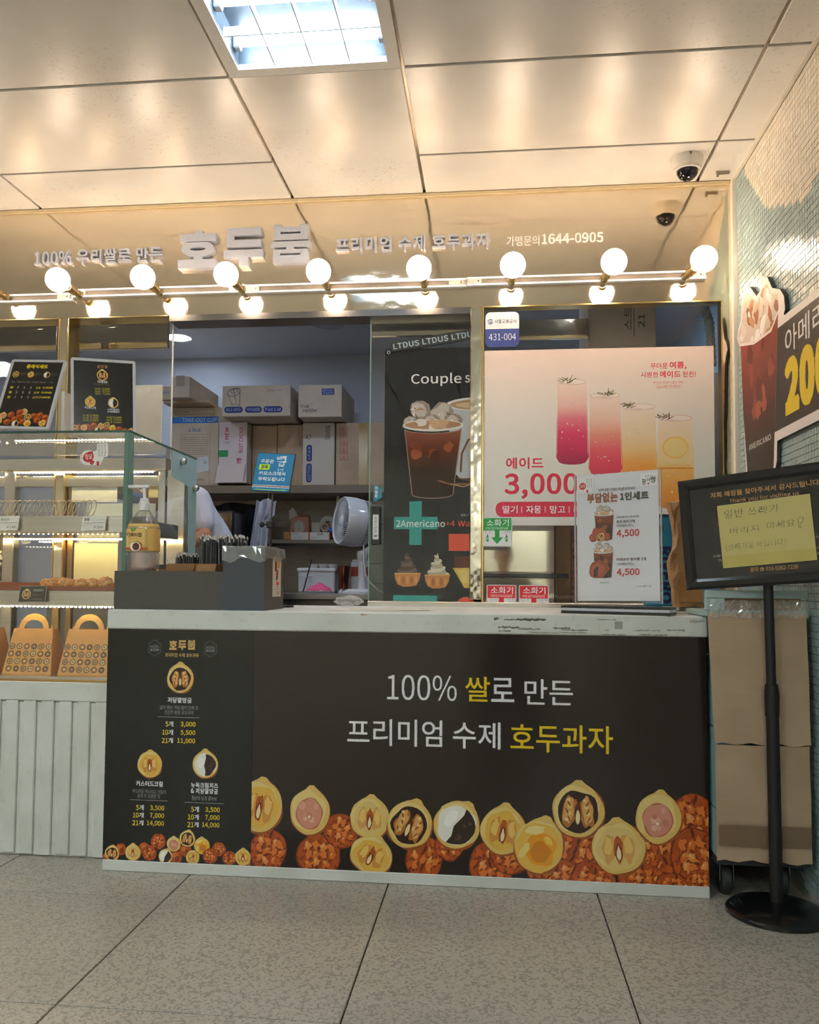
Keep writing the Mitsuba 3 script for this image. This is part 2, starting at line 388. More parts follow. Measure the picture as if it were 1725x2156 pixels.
        P.add(B(-.3, -.5, .4, .16, 0, -.4, .1, 6, 12), '#ecd48a'); P.add(B(-.5, .35, .14, .34, 0, .3, .1, 7, 12), '#e8cb7a'); P.add(B(.3, -.3, .22, .12, 0, .5, .1, 8, 10), '#eabf50')

def iced_cup(P, x0, x1, ytop, ybot, taper=.13, ice=True, seed=0, k=1.0):
    """A printed clear cup of iced coffee: rim from x0 to x1 at ytop."""
    w = x1 - x0; h = ybot - ytop; t = taper * w; cx = (x0 + x1) / 2; e = w * .10
    q = np.random.default_rng(seed)
    if ice:
        for dx, dy, s_ in ((-.20, -.24, .19), (.13, -.19, .21), (.34, -.07, .14), (-.35, -.05, .13), (0, -.05, .16)):
            sd = seed + int(90 + 50 * dx); ro = q.uniform(-.7, .7); g = blob(cx + dx * w, ytop + dy * w, s_ * w, s_ * w * .82, ro, 0, .10, sd, 11, 3); P.add(g, '#8d837c')
            P.add(g.buffer(-.012 * w).intersection(blob(cx + dx * w - .03 * w, ytop + dy * w - .02 * w, s_ * w * .8, s_ * w * .6, ro, 0, .2, sd + 2, 9, 3)), '#bdb5ae')
            for k in range(7):
                a_, l_ = q.uniform(0, PI), q.uniform(.3, .9) * s_ * w; px_, py_ = cx + dx * w + q.uniform(-.6, .6) * s_ * w, ytop + dy * w + q.uniform(-.5, .5) * s_ * w
                P.add(Polygon([(px_, py_), (px_ + l_ * math.cos(a_), py_ + l_ * math.sin(a_)), (px_ + l_ * .6 * math.cos(a_ + .5), py_ + l_ * .6 * math.sin(a_ + .5))]).buffer(0).intersection(g), ['#efece8', '#5d5049', '#d9d3cd', '#ac8560', '#f3f1ee', '#796a60', '#c9c2bb'][k])
    P.disc(cx, ytop, w / 2, '#d9d8d6', e); P.disc(cx, ytop - e * .1, w * .46, '#a9825f', e * .72)
    for i in range(5): P.add(blob(cx + w * q.uniform(-.34, .34), ytop - e * q.uniform(.1, .5), w * .1, w * .06, q.uniform(-1, 1), 0, .2, seed + 60 + i, 9, 3), '#ded6cd' if i % 2 else '#c8a583')
    body = Polygon([(x0 + w * .04, ytop + e * .6)] + [(cx + w * .46 * math.cos(a), ytop + e * .6 + e * .7 * math.sin(a)) for a in np.linspace(PI, 0, 9)][1:-1] + [(x1 - w * .04, ytop + e * .6)] +
                   [(cx + (w / 2 - t) * math.cos(a), ybot - e * .5 + e * .6 * math.sin(a)) for a in np.linspace(0, PI, 9)]).buffer(0)
    P.grad(body, [(ytop, '#8a4528'), (ytop + .35 * h, '#5d2617'), (ytop + .62 * h, '#33130e'), (ybot, '#1b0f0e')], 10)
    for i in range(5): P.add(blob(cx + w * q.uniform(-.28, .28), ytop + h * q.uniform(.2, .55), w * q.uniform(.06, .13), h * q.uniform(.05, .1), q.uniform(-1, 1), 0, .15, seed + 80 + i, 10).intersection(body), ['#96502f', '#7a3820', '#4a1c12'][i % 3])
    P.add(body.boundary.buffer(w * .008), '#8d7467')

def sheet(frame, w, h, mat, color, parent, name='sheet', thick=.0012, r=0.0):
    g = sbox(0, -h, w, 0)
    if r: g = g.buffer(-r).buffer(r, quad_segs=5)
    return put(name, frame.plate(g, -thick, 0), mat, color, parent)

# ================================================================== THE SETTING
YF, ZC, XR = 3.72, 2.762, 1.03           # facade plane, hall ceiling, right wall
WX0, WX1, WY0 = -5.2, 1.03, -3.4         # the hall's extent

# floor: granite slabs with open joints on a dark bed
put('floor', bx(WX0, WX1 + .4, WY0, 6.0, -.06, -.012), 'matte', '#4a4540'); tag('floor', kind='structure')
FT = 0.7
for i in range(-8, 3):
    for j in range(-8, 6):
        x0, y0 = -.352 + FT * i, 2.025 + FT * j
        x1, y1 = x0 + FT, y0 + FT
        if x0 >= WX1 or y0 > 3.3: continue
        g = .0022
        put('tile', bx(max(x0 + g, WX0), min(x1 - g, WX1 + .02), y0 + g, y1 - g, -.012, 0, .0016), 'granite', parent='floor')
put('slab', bx(WX0, WX1, 2.025 + FT * 2 + .002, 6.0, -.012, -.001), 'matte', '#6b675f', 'floor')

# hall ceiling: painted metal panels between open joints
put('ceiling', bx(WX0, WX1 + .1, WY0, YF, ZC + .17, ZC + .21), 'matte', '#55504a'); tag('ceiling', kind='structure')
cx = [-5.2, -4.47, -3.29, -2.11, -.905, -.306, .874, 1.03]
cy = [-3.4, -2.9, -2.2, -1.6, -.45, .15, 1.3, 2.17, 2.772, 3.372, 3.716]
TROFFERS = {(4, 7)}
for i in range(len(cx) - 1):
    for j in range(len(cy) - 1):
        if (i, j) in TROFFERS or (i, j - 1) in TROFFERS and j == 5 and False: continue
        g = .0062
        if i == 4 and j == 8:                                    # one long panel beside the lamp
            put('panel', bx(cx[i] + g, cx[i + 1] - g, cy[8] + g, cy[10] - g, ZC, ZC + .02, .002), 'ceiling_paint', parent='ceiling'); continue
        if i == 4 and j == 9: continue
        put('panel', bx(cx[i] + g, cx[i + 1] - g, cy[j] + g, cy[j + 1] - g, ZC, ZC + .02, .002), 'ceiling_paint', parent='ceiling')
for i, x in enumerate(cx[3:7]):
    put('joint_channel', bx(x - .012, x + .012, .5, 3.71, ZC + .014, ZC + .03), 'metal', '#8d8478', 'ceiling')
for y in cy[5:10]:
    put('joint_channel', bx(-3.3, 1.03, y - .012, y + .012, ZC + .022, ZC + .034), 'metal', '#8d8478', 'ceiling')

def troffer(i, j, label, near):
    """A recessed lamp: frame, white pan, three tubes, cross blades."""
    x0, x1, y0, y1 = cx[i], cx[i + 1], cy[j], cy[j + 1]
    t = thing('ceiling_lamp', label, 'ceiling lamp')
    o = Frame([x0, y0, ZC], [1, 0, 0], [0, 1, 0]); w, d = x1 - x0, y1 - y0
    fr = sbox(.004, .004, w - .004, d - .004).difference(sbox(.045, .045, w - .045, d - .045))
    m = trimesh.creation.extrude_polygon(fr, .02, engine='earcut'); m.apply_translation([x0, y0, ZC - .006])
    put('frame', m, 'satin', '#d9d6d2', t)
    a, b, h = .045, .045, .085
    walls = [bx(x0 + a - .004, x0 + a, y0 + b, y1 - b, ZC, ZC + h), bx(x1 - a, x1 - a + .004, y0 + b, y1 - b, ZC, ZC + h), bx(x0 + a, x1 - a, y0 + b - .004, y0 + b, ZC, ZC + h), bx(x0 + a, x1 - a, y1 - b, y1 - b + .004, ZC, ZC + h), bx(x0 + a, x1 - a, y0 + b, y1 - b, ZC + h, ZC + h + .004)]
    put('housing', cat(walls), 'satin', '#4d5963', t)
    if near:
        ys = [y0 + b + .055, (y0 + y1) / 2, y1 - b - .055]
        for y in ys:
            put('tube', tube([[x0 + a + .03, y, ZC + .055], [x1 - a - .03, y, ZC + .055]], .0155, 12), 'matte', '#ffffff', t, emitter={'type': 'area', 'radiance': {'type': 'rgb', 'value': TUBE}})
            for e in (x0 + a, x1 - a - .026): put('tube_socket', bx(e, e + .026, y - .016, y + .016, ZC + .03, ZC + .08, .004), 'satin', '#d5dadd', t)
        for q in (.25, .5, .75):
            x = x0 + a + (w - 2 * a) * q
            put('louver', bx(x - .0015, x + .0015, y0 + b, y1 - b, ZC + .002, ZC + .034), 'gloss', '#c4ccd2', t)
        for y in (ys[0] + .095, ys[1] + .09):
            put('louver', bx(x0 + a, x1 - a, y - .0015, y + .0015, ZC + .002, ZC + .034), 'gloss', '#c4ccd2', t)
    else:
        put('diffuser', bx(x0 + a, x1 - a, y0 + b, y1 - b, ZC + .012, ZC + .016), 'matte', '#ffffff', t, emitter={'type': 'area', 'radiance': {'type': 'rgb', 'value': PANEL}})
    return t
troffer(4, 7, 'square ceiling lamp with bare white tubes and cross blades above the counter', True)
for x0, x1, y0, y1, lab in ((-2.25, -1.35, -.42, .0, 'slim ceiling lamp in the hall, just behind the viewer'), (-3.05, -2.2, -2.2, -1.75, 'slim ceiling lamp in the hall, behind to the side'), (.12, .96, -3.2, -2.35, 'unseen slim lamp added to brighten the hall near the rear wall'), (-4.6, -3.8, .9, 1.35, 'slim ceiling lamp over the far side of the hall'), (-3.6, -2.7, -3.0, -2.6, 'slim ceiling lamp deep in the hall')):  # the lamp near the rear wall is added to brighten that wall
    t = thing('hall_lamp', lab, 'ceiling lamp')
    put('housing', bx(x0 - .02, x1 + .02, y0 - .02, y1 + .02, ZC - .036, ZC - .0005, .003), 'satin', '#d9d9d6', t)
    d = bx(x0, x1, y0, y1, ZC - .042, ZC - .036); put('diffuser', d, 'matte', '#ffffff', t, emitter={'type': 'area', 'radiance': {'type': 'rgb', 'value': PANEL}})

# the hall's other walls, outside the frame
put('wall_rear', bx(WX0, WX1 + .1, WY0 - .1, WY0, 0, ZC + .2), 'matte', '#ece6d8'); tag('wall_rear', kind='structure')
put('wall_left', bx(WX0 - .1, WX0, WY0, YF, 0, ZC + .2), 'matte', '#b9ae9c'); tag('wall_left', kind='structure')

# right wall: small glazed mosaic, blue with a white motif coming down from the ceiling
put('wall_right', bx(XR + .004, XR + .12, WY0, YF + .04, 0, ZC + .2), 'matte', '#b4b2ab'); tag('wall_right', kind='structure')
bnd_y = [2.3, 2.779, 2.841, 2.910, 2.963, 3.073, 3.131, 3.207, 3.319, 3.368, 3.420, 3.481, 3.546, 3.6, 3.8]
bnd_z = [2.45, 2.345, 2.323, 2.322, 2.327, 2.366, 2.395, 2.418, 2.471, 2.526, 2.561, 2.644, 2.684, 2.80, 3.0]
PT = .0243
def mosaic(cells, col):
    vs, fs, cs = [], [], []
    base = np.array([[0, -1, -1], [0, 1, -1], [0, 1, 1], [0, -1, 1], [1, -1, -1], [1, 1, -1], [1, 1, 1], [1, -1, 1]], float)
    face = np.array([[0, 1, 2], [0, 2, 3], [0, 4, 5], [0, 5, 1], [1, 5, 6], [1, 6, 2], [2, 6, 7], [2, 7, 3], [3, 7, 4], [3, 4, 0]])
    n = 0
    for y, z in cells:
        b = base * [1, PT * .445, PT * .445]
        q = np.zeros((8, 3)); q[:, 1:] = b[:, 1:] + [y, z]
        ay, az = nrng.normal(0, .022, 2)
        q[:, 0] = np.where(base[:, 0] == 0, XR - .001 + ay * b[:, 1] + az * b[:, 2], XR + .006)
        k = .93 + .12 * nrng.random()
        vs.append(q); fs.append(face + n); cs.append(np.tile(lin(col) * k, (8, 1))); n += 8
    return trimesh.Trimesh(np.vstack(vs), np.vstack(fs), process=False), np.vstack(cs)
blue, white = [], []
for i in range(int((3.685 - 2.3) / PT)):
    for j in range(int((2.75 - .02) / PT)):
        y, z = 3.685 - (i + .5) * PT, 2.752 - (j + .5) * PT
        (white if z > np.interp(y, bnd_y, bnd_z) else blue).append((y, z))
for name, cells, col in (('blue_mosaic', blue, '#98adaf'), ('white_mosaic', white, '#e2d9cb')):
    m, c = mosaic(cells, col); k = put(name, m, 'glaze', c, 'wall_right')
    tag(k, 'small pale blue glazed mosaic tiles' if col == '#98adaf' else 'white glazed mosaic tiles in a stepped motif', kind='stuff')
put('trim_1', bx(1.012, 1.034, 3.688, 3.722, 0, ZC), 'satin', '#d8d1c6'); tag('trim_1', kind='structure')     # corner strip
put('trim_2', bx(1.012, 1.03, 2.0, YF, ZC - .006, ZC + .004), 'satin', '#d9d2c6'); tag('trim_2', kind='structure')   # angle between ceiling and wall
put('trim_3', bx(-4.6, 1.012, YF - .012, YF - .001, ZC - .016, ZC - .002), 'satin', '#cbb894'); tag('trim_3', kind='structure')

# the facade: mirror-like cladding above the openings, on the posts and in a strip beside the right window
put('wall_facade', cat([bx(-5.2, 1.012, YF, YF + .05, 2.243, ZC + .1), bx(.972, 1.012, YF, YF + .05, .9, 2.243)]), 'mirror_cladding'); tag('wall_facade', kind='structure')
put('trim_4', bx(-.100, -.047, YF - .004, YF + .06, .955, 2.243, .004), 'wrinkled_film'); tag('trim_4', kind='structure')
put('trim_5', bx(-2.006, -1.962, YF - .002, YF + .06, .9, 2.243, .003), 'mirror_cladding'); tag('trim_5', kind='structure')
GOLDF = '#c9ae74'
def rim(name, x0, x1, z0, z1, w, y0, y1, col, cut=None, mat='metal'):
    g = sbox(x0, z0, x1, z1).difference(sbox(x0 + w, z0 + w, x1 - w, z1 - w))
    if cut: g = g.intersection(sbox(x0, z0, -cut, z1))
    m = trimesh.creation.extrude_polygon(g, y1 - y0, engine='earcut'); v = m.vertices.copy()
    m.vertices = np.c_[v[:, 0], y1 - v[:, 2], v[:, 1]]
    put(name, m, mat, col); tag(name, kind='structure')
rim('trim_6', -.047, .972, .918, 2.243, .0065, YF - .008, YF + .05, GOLDF)               # right window
rim('trim_7', -1.962, -1.30, .92, 2.243, .004, YF - .003, YF + .10, GOLDF, 1.482)             # window left of the opening
rim('trim_8', -3.4, -2.006, .92, 2.243, .004, YF - .003, YF + .10, GOLDF)
def band(name, x0, x1, z0, z1, y):
    put(name, bx(x0, x1, y, y + .02, z0, z1, .003), 'mirror_cladding'); tag(name, kind='structure')
band('trim_9', -2.105, -1.585, 2.165, 2.32, 3.98); band('trim_10', -3.4, -2.16, 2.165, 2.32, 3.98); band('trim_11', -.565, -.104, 2.172, 2.26, 3.90); band('trim_12', -.02, .442, 2.165, 2.26, 3.98)
put('trim_13', bx(-1.478, -.10, YF, YF + .12, 2.215, 2.243), 'metal', '#6d6a68'); tag('trim_13', kind='structure')        # dark head of the opening
for k, (x0, x1, y, z0, z1) in enumerate(((-.038, .963, YF + .012, .928, 2.234), (-1.954, -1.486, YF + .07, .93, 2.235), (-3.3, -2.014, YF + .07, .93, 2.235), (-.545, -.10, YF + .035, .925, 2.243))):
    n = f'window_{k + 1}'
    put(n, trimesh.Trimesh([[x0, y, z0], [x1, y, z0], [x1, y, z1], [x0, y, z1]], [[0, 1, 2], [0, 2, 3]], process=False), 'glass'); tag(n, kind='structure')
put('edge', bx(-.549, -.545, YF + .031, YF + .039, .925, 2.243), 'gloss', '#7fa093', 'window_4')
put('edge', bx(-1.487, -1.482, YF + .066, YF + .074, .93, 2.235), 'gloss', '#dfe0da', 'window_2')
put('sill', bx(-.545, .972, YF - .02, YF + .14, .915, .945, .003), 'steel', parent='wall_facade')

# the shop behind: walls, low ceiling, floor level with the hall
put('wall_back', bx(-3.4, 1.3, 5.86, 5.95, 0, 2.7), 'shop_plaster'); tag('wall_back', kind='structure')
put('splashback', bx(-2.5, .6, 5.845, 5.862, .95, 1.60), 'splash_stone', parent='wall_back')
put('wall_shop_left', bx(-3.5, -3.4, YF + .05, 5.95, 0, 2.7), 'shop_plaster'); tag('wall_shop_left', kind='structure')
put('wall_shop_right', bx(1.2, 1.3, YF + .05, 5.95, 0, 2.7), 'satin', '#8fb0c4'); tag('wall_shop_right', kind='structure')
put('ceiling_shop', bx(-3.5, 1.3, YF + .05, 5.95, 2.62, 2.7), 'shop_plaster'); tag('ceiling_shop', kind='structure')

# ------------------------------------------------------------------ light rail with globe bulbs
rail = thing('light_rail', 'long white metal rail across the mirror cladding carrying the globe bulbs', 'light rail')
rx = [-2.75, -1.935, -1.115, -.115, .905]
for a, b, z in zip(rx[:-1], rx[1:], (2.335, 2.350, 2.346, 2.349)):
    g = sbox(-.019, 0, .019, .024).difference(sbox(-.0105, -.001, .0105, .012))
    m = trimesh.creation.extrude_polygon(g, b - a - .002, engine='earcut'); v = m.vertices.copy()
    m.vertices = np.c_[a + v[:, 2], YF - .027 + v[:, 1], z + v[:, 0]]
    put('segment', m, 'satin', '#eeeef2', rail)
    for e in (a + .03, b - .045):
        put('end_block', bx(e - .028, e + .034, YF - .0275, YF - .01, z - .0115, z + .0115, .002), 'satin', '#cfc8be', rail)
        put('screw', cyl([e + .02, YF - .029, z], [e + .02, YF - .026, z], .0035, 8), 'metal', '#5a5149', rail)
    put('groove', bx(a + .06, b - .08, YF - .0165, YF - .0145, z - .0105, z + .0105), 'satin', '#7c7268', rail)
bulbs = ['nearest the display case', 'second in the row from the case', 'below the first big sign letter', 'below the last big sign letter', 'in front of the mirrored ceiling lamp', 'above the metro sticker', 'above the middle of the drinks poster', 'nearest the mosaic wall']
BX = [(-1.899, -1.916), (-1.515, -1.525), (-1.128, -1.150), (-.735, -.743), (-.303, -.312), (.078, .081), (.475, .494), (.815, .853), (-2.256, -2.30)]
first = None
for i, (sx, gx) in enumerate(BX):
    lab = 'lit globe bulb on a brass socket, ' + bulbs[i] if i < 8 else 'globe bulb cut by the frame, only its brass socket showing on the rail'
    t = thing('globe_bulb', lab, 'bulb', 'globe bulbs on the light rail')
    s, c = np.array([sx, YF - .03, 2.340]), np.array([gx, YF - .195, 2.352])
    d = (c - s) / np.linalg.norm(c - s)
    put('socket', lathe([(0, .0), (.013, 0), (.013, .02), (.010, .024), (.010, .034), (.019, .038), (.020, .085), (.017, .09), (0, .092)], 18, s, d), 'metal', '#dcc08f', t, smooth=40)
    put('rail_adapter', cat([lathe([(0, -.006), (.017, -.006), (.017, .012), (0, .012)], 12, s, d)]), 'metal', '#b2a58c', t)
    put('screw_cap', lathe([(.0135, .088), (.0135, .112), (.017, .116)], 14, s, d), 'chrome', '#d3cbb8', t)
    put('globe', ball(c, .0535, 3), 'matte', '#ffffff', t, smooth=True, emitter={'type': 'area', 'radiance': {'type': 'rgb', 'value': BULB}})

# ------------------------------------------------------------------ sign letters on the cladding
def letters(name, label, text, x0, x1, z0, z1, depth, bold, face='#a6abb8'):
    t = thing(name, label, 'sign')
    gs = layout(text, bold, .03) if text else [affinity.scale(g, 1, -1, origin=(0, 0)) for g in brand_blocks()]; a = shapely.union_all(gs).bounds
    kx, kz = (x1 - x0) / (a[2] - a[0]), (z1 - z0) / (a[3] - a[1])
    for g in gs:
        g = affinity.affine_transform(g, [kx, 0, 0, kz, x0 - a[0] * kx, z0 - a[1] * kz]).buffer(0)
        m = cat([trimesh.creation.extrude_polygon(q, depth, engine='earcut') for q in polys(g)]); v = m.vertices.copy()
        m.vertices = np.c_[v[:, 0], YF - v[:, 2], v[:, 1]]; m.invert()
        put('letter', m, 'satin', face, t)
    return t
letters('raised_sign', 'raised white foam letters reading 100% 우리쌀로 만든 on the mirror cladding', '100% 우리쌀로 만든', -2.130, -1.512, 2.487, 2.560, .022, .045)
letters('raised_sign', 'large raised white block letters reading 호두붐 on the mirror cladding', None, -1.430, -.818, 2.447, 2.632, .034, 0)
letters('raised_sign', 'raised white foam letters reading 프리미엄 수제 호두과자 above the bulbs', '프리미엄 수제 호두과자', -.702, -.012, 2.500, 2.570, .020, .045)
t = thing('vinyl_lettering', 'flat white vinyl lettering 가맹문의 with the phone number 1644-0905', 'lettering')
P = Print(); P.text('가맹문의', 0, 5, 143, 50, '#fbf6ee', .01); P.text('1644-0905', 153, 0, 418, 46, '#fdf9f2', .05); P.put(facing(.058, YF - .0006, 2.560), t, name='lettering')

# ------------------------------------------------------------------ dome camera and bracket
t = thing('dome_camera', 'white dome security camera with a dark glass bowl on the ceiling', 'security camera')
c = (.785, 3.50, ZC)
put('base', lathe([(0, 0), (.062, 0), (.063, -.012), (.061, -.030), (.054, -.044), (.046, -.046)], 36, c), 'satin', '#d8d2ca', t, smooth=40)
put('ring', lathe([(.055, -.043), (.053, -.052), (.043, -.053)], 36, c), 'satin', '#cfc9c2', t, smooth=40)
put('bowl', lathe([(.043 * math.cos(a), -.050 - .043 * math.sin(a)) for a in np.linspace(0, PI / 2, 9)], 28, c), 'chrome', '#3a3a3e', t, smooth=True)
put('notch', bx(.781, .789, 3.436, 3.442, ZC - .012, ZC - .002), 'satin', '#6b6259', t)
t = thing('ceiling_bracket', 'small metal bracket on the ceiling close to the mosaic wall', 'bracket')
put('bar', cat([bx(.93, .985, 3.62, 3.632, ZC - .012, ZC + .002, .002), cyl([.936, 3.626, ZC - .006], [.936, 3.626, ZC - .022], .005, 8)]), 'metal', '#8a8278', t)

# ================================================================== THE SERVICE COUNTER
C0, C1, CM, CT, CB, YC = -1.375, .709, -.836, .854, .039, 2.952
counter = thing('service_counter', 'white service counter with a dark printed front standing on the granite floor', 'counter')
put('worktop', bx(C0 - .002, C1 + .003, YC - .006, YF - .02, CT, .923, .004), 'white_paint', parent=counter)
put('body', bx(C0 + .004, C1 - .004, YC + .006, YF - .05, CB - .002, CT), 'white_paint', parent=counter)
put('kick_strip', bx(C0 - .001, C1 + .002, YC - .003, YF - .06, 0.0, CB, .003), 'white_paint', parent=counter)
# chipped paint on the worktop's front edge: grey board shows through
P = Print(C1 - C0 + .005 and 2090, 69)
F = facing(C0 - .002, YC - .0062, .923)
for (x0, y0, x1, y1, c, sd) in ((1381, 9, 1398, 23, '#5b5a54', 1), (1414, 16, 1470, 22, '#63615b', 2), (1455, 12, 1560, 24, '#5f5d57', 3), (1394, 39, 1470, 51, '#74726b', 4), (1460, 46, 1540, 54, '#85837c', 5), (1580, 41, 1640, 50, '#77756e', 6), (1600, 48, 1700, 55, '#85837b', 7),
                                (1394, 54, 1440, 61, '#7a7871', 8), (1490, 58, 1700, 64, '#84827a', 9), (1725, 13, 1795, 17, '#6c6a64', 10), (1740, 62, 1825, 68.5, '#868480', 11), (1786, 20, 1812, 46, '#9a9c98', 12), (1848, 46, 1936, 53, '#8f8f8a', 13), (1955, 42, 2018, 52, '#93938d', 14), (920, 5, 945, 12, '#9a8468', 15), (1862, 60, 1960, 68, '#8c8b86', 16), (2030, 10, 2078, 24, '#a3a29a', 17), (1754, 47, 1768, 53, '#8d8c86', 18)):
    q = np.random.default_rng(sd); n = 14; xs = np.linspace(x0, x1, n)
    up = y0 + (y1 - y0) * q.uniform(0, .45, n); lo = y1 - (y1 - y0) * q.uniform(0, .45, n); up[0] = lo[0] = up[-1] = lo[-1] = (y0 + y1) / 2
    P.poly(list(zip(xs, up)) + list(zip(xs[::-1], lo[::-1])), c) if sd != 12 else P.rect(x0, y0, x1, y1, c)
k = P.put(F, counter, 'matte', 'chipped_paint'); tag(k, 'grey patches where the white paint has chipped off')

# left part of the front: the menu
W1, H1 = (CM - C0) * 1000, (CT - CB) * 1000
F = facing(C0, YC, CT)
menu = sheet(F, CM - C0 - .0008, CT - CB, 'gloss', '#111512', counter, 'menu_panel', .006); tag(menu, 'black menu panel with prices and cut walnut cakes')
P = Print(W1, H1)
def hexagon(x, y, r, w=.9):
    h = [(x + r * .88 * math.sin(i * PI / 3), y - r * math.cos(i * PI / 3)) for i in range(6)]
    P.add(Polygon(h).boundary.buffer(w / 2), '#77766f')
hexagon(175.1, 66.5, 29); hexagon(380, 66.5, 29)
P.brand(228.7, 36.6, 325.1, 72.6, 'gold')
P.text('HODU', 159.3, 57.0, 191.2, 65.9, 'grey'); P.text('BOOM', 159.6, 68.6, 191.0, 78.0, 'grey', .03)
P.text('HODU', 364.0, 57.0, 395.8, 66.0, 'grey'); P.text('BOOM', 364.2, 68.6, 395.1, 77.8, 'grey', .03)
P.text('프리미엄 수제 호두과자', 214.9, 83.4, 338.4, 97.9, 'gold', .03)
cake(P, 272, 173, 50, 'redbean', 0, 1, 52); cake(P, 166.6, 478, 46.5, 'custard', 0, 2, 47)
cake(P, 369.6, 472, 47.5, 'white', 0, 3, 48)
P.text('저당팥앙금', 227.2, 239.7, 315.5, 259.2, 'white', .05)
P.text('달지 않은 저당 팥이 듬뿍 든', 200.0, 269.0, 340.6, 282.9, 'grey'); P.text('건강한 정통 호두과자', 216.0, 286.2, 324.1, 300.1, 'grey')
P.rect(194.4, 308.9, 345.6, 310.6, 'grey')
def price_rows(xa, xb, xc, xd, xe, ys, prices):
    for (n, w), y, pz in zip((('5', .5), ('10', 1), ('21', 1.06)), ys, prices):
        P.text(n, xb - (xb - xa) * w, y + 1, xb, y + 19, 'yellow', .04); P.text('개', xb + 1.5, y, xc, y + 19, 'white', .04)
        P.text(pz, xe - (xe - xd) * len(pz) / 6.0, y + .5, xe, y + 20.5, 'yellow', .04)
price_rows(210.2, 231.6, 250, 266, 331.3, (324.2, 353.6, 382.3), ('3,000', '5,500', '11,000'))
price_rows(109.0, 129.8, 148.3, 161, 223.4, (620, 646.5, 673.3), ('3,500', '7,000', '14,000'))
price_rows(310.6, 331.8, 350, 362.5, 425.5, (618.8, 645.6, 671.8), ('3,500', '7,000', '14,000'))
P.text('커스터드크림', 117.9, 535.5, 215.7, 555.4, 'white', .05); P.text('뉴욕크림치즈', 319.1, 535.0, 417.9, 553.8, 'white', .05); P.text('& 저당팥앙금', 319.1, 554.7, 417.8, 573.9, 'white', .05)
P.text('부드러운 커스터드 크림이', 104.9, 565.6, 227.9, 579.9, 'grey'); P.text('듬뿍 든 달콤한 맛', 124.3, 581.7, 207.5, 595.6, 'grey'); P.text('환상의 달콤 콜라보', 323.0, 582.2, 413.5, 596.8, 'grey')
P.rect(96.4, 602.5, 235.9, 604.2, 'grey'); P.rect(297.8, 604.8, 439.5, 606.5, 'grey')
for i, (x, y, r, kd, ro) in enumerate(((66, 778, 22, 'brown', 0), (154, 772, 23, 'brown', .4), (173, 787, 27, 'brown', -.3), (204, 745, 28, 'brown', .2), (304, 773, 22, 'brown', 0), (270, 797, 23, 'brown', .3), (425, 763, 25, 'brown', 0), (12, 806, 12, 'brown', 0), (540, 808, 14, 'brown', 0),
                                       (35, 793, 27, 'redbean', .15), (112, 787, 29, 'walnut', 0), (261, 752, 26, 'pink', 0), (310, 731, 29, 'redbean', .2), (331, 795, 25, 'custard', .5), (363, 754, 29, 'cream', 0), (232, 795, 26, 'white', .4), (393, 788, 27, 'brown', .1), (463, 792, 25, 'brown', 0), (512, 787, 29, 'custard', 0))):
    cake(P, x, y, r, kd, ro, 20 + i, None, kd != 'brown' or r > 24)
P.put(F, menu, 'gloss')

# right part: the banner
F = facing(CM, YC, CT)
W2 = (C1 - CM) * 1000
ban = sheet(F, C1 - CM - .0008, CT - CB, 'gloss', '#241c18', counter, 'banner_panel', .006); tag(ban, 'dark brown banner with large lettering over a row of walnut cakes')
P = Print(W2, H1)
P.text('100%', 474.5, 144.6, 714.3, 230.2, 'white'); P.text('쌀', 743.5, 145.6, 827.6, 230.0, 'yellow', .015); P.text('로', 831.8, 148.5, 910.0, 229.7, 'white', .015); P.text('만든', 944.2, 149.9, 1106.4, 235.8, 'white', .015)
P.text('프리미엄', 336.3, 297.3, 665.5, 388.7, 'white', .015); P.text('수제', 701.8, 299.1, 863.9, 390.1, 'white', .015); P.text('호두과자', 897.2, 301.1, 1238.2, 395.0, 'yellow', .02)
P.poly([(0, 720), (120, 690), (300, 700), (500, 700), (700, 720), (900, 730), (1300, 680), (1544, 600), (1544, 815), (0, 815)], '#1a1210', 20)
CK = [(62, 762, 66, 78, 'brown', .2), (240, 768, 80, 72, 'brown', 0), (318, 684, 62, 60, 'brown', .6), (605, 765, 64, 78, 'brown', .2), (690, 720, 50, 50, 'brown', 0), (835, 775, 78, 80, 'brown', 0), (895, 745, 70, 60, 'brown', .3), (1117, 715, 78, 82, 'brown', .4), (1010, 790, 60, 50, 'brown', 0), (1400, 705, 74, 78, 'brown', -.4), (1330, 720, 60, 70, 'brown', .2),
      (1495, 600, 84, 84, 'brown', .2), (1502, 720, 82, 96, 'brown', -.1), (1055, 800, 84, 52, 'brown', 0), (1172, 802, 76, 46, 'brown', .3), (1330, 800, 78, 52, 'brown', 0), (1432, 815, 60, 36, 'brown', .2), (1520, 800, 50, 40, 'brown', 0),
      (28, 610, 84, 92, 'custard', .15), (208, 622, 72, 80, 'pink', .05), (418, 636, 70, 72, 'walnut', .08), (424, 762, 76, 66, 'custard', .4), (555, 652, 79, 82, 'redbean', .35), (716, 648, 80, 82, 'white', .55), (873, 660, 78, 82, 'custard', .12), (992, 706, 84, 92, 'cream', .3), (1122, 585, 88, 90, 'redbean', .03), (1254, 702, 90, 88, 'walnut', -.08), (1384, 600, 76, 84, 'pink', .1)]
for i, (x, y, rx, ry, kd, ro) in enumerate(CK): cake(P, x, y, rx, kd, ro, 60 + i, ry)
P.put(F, ban, 'gloss')

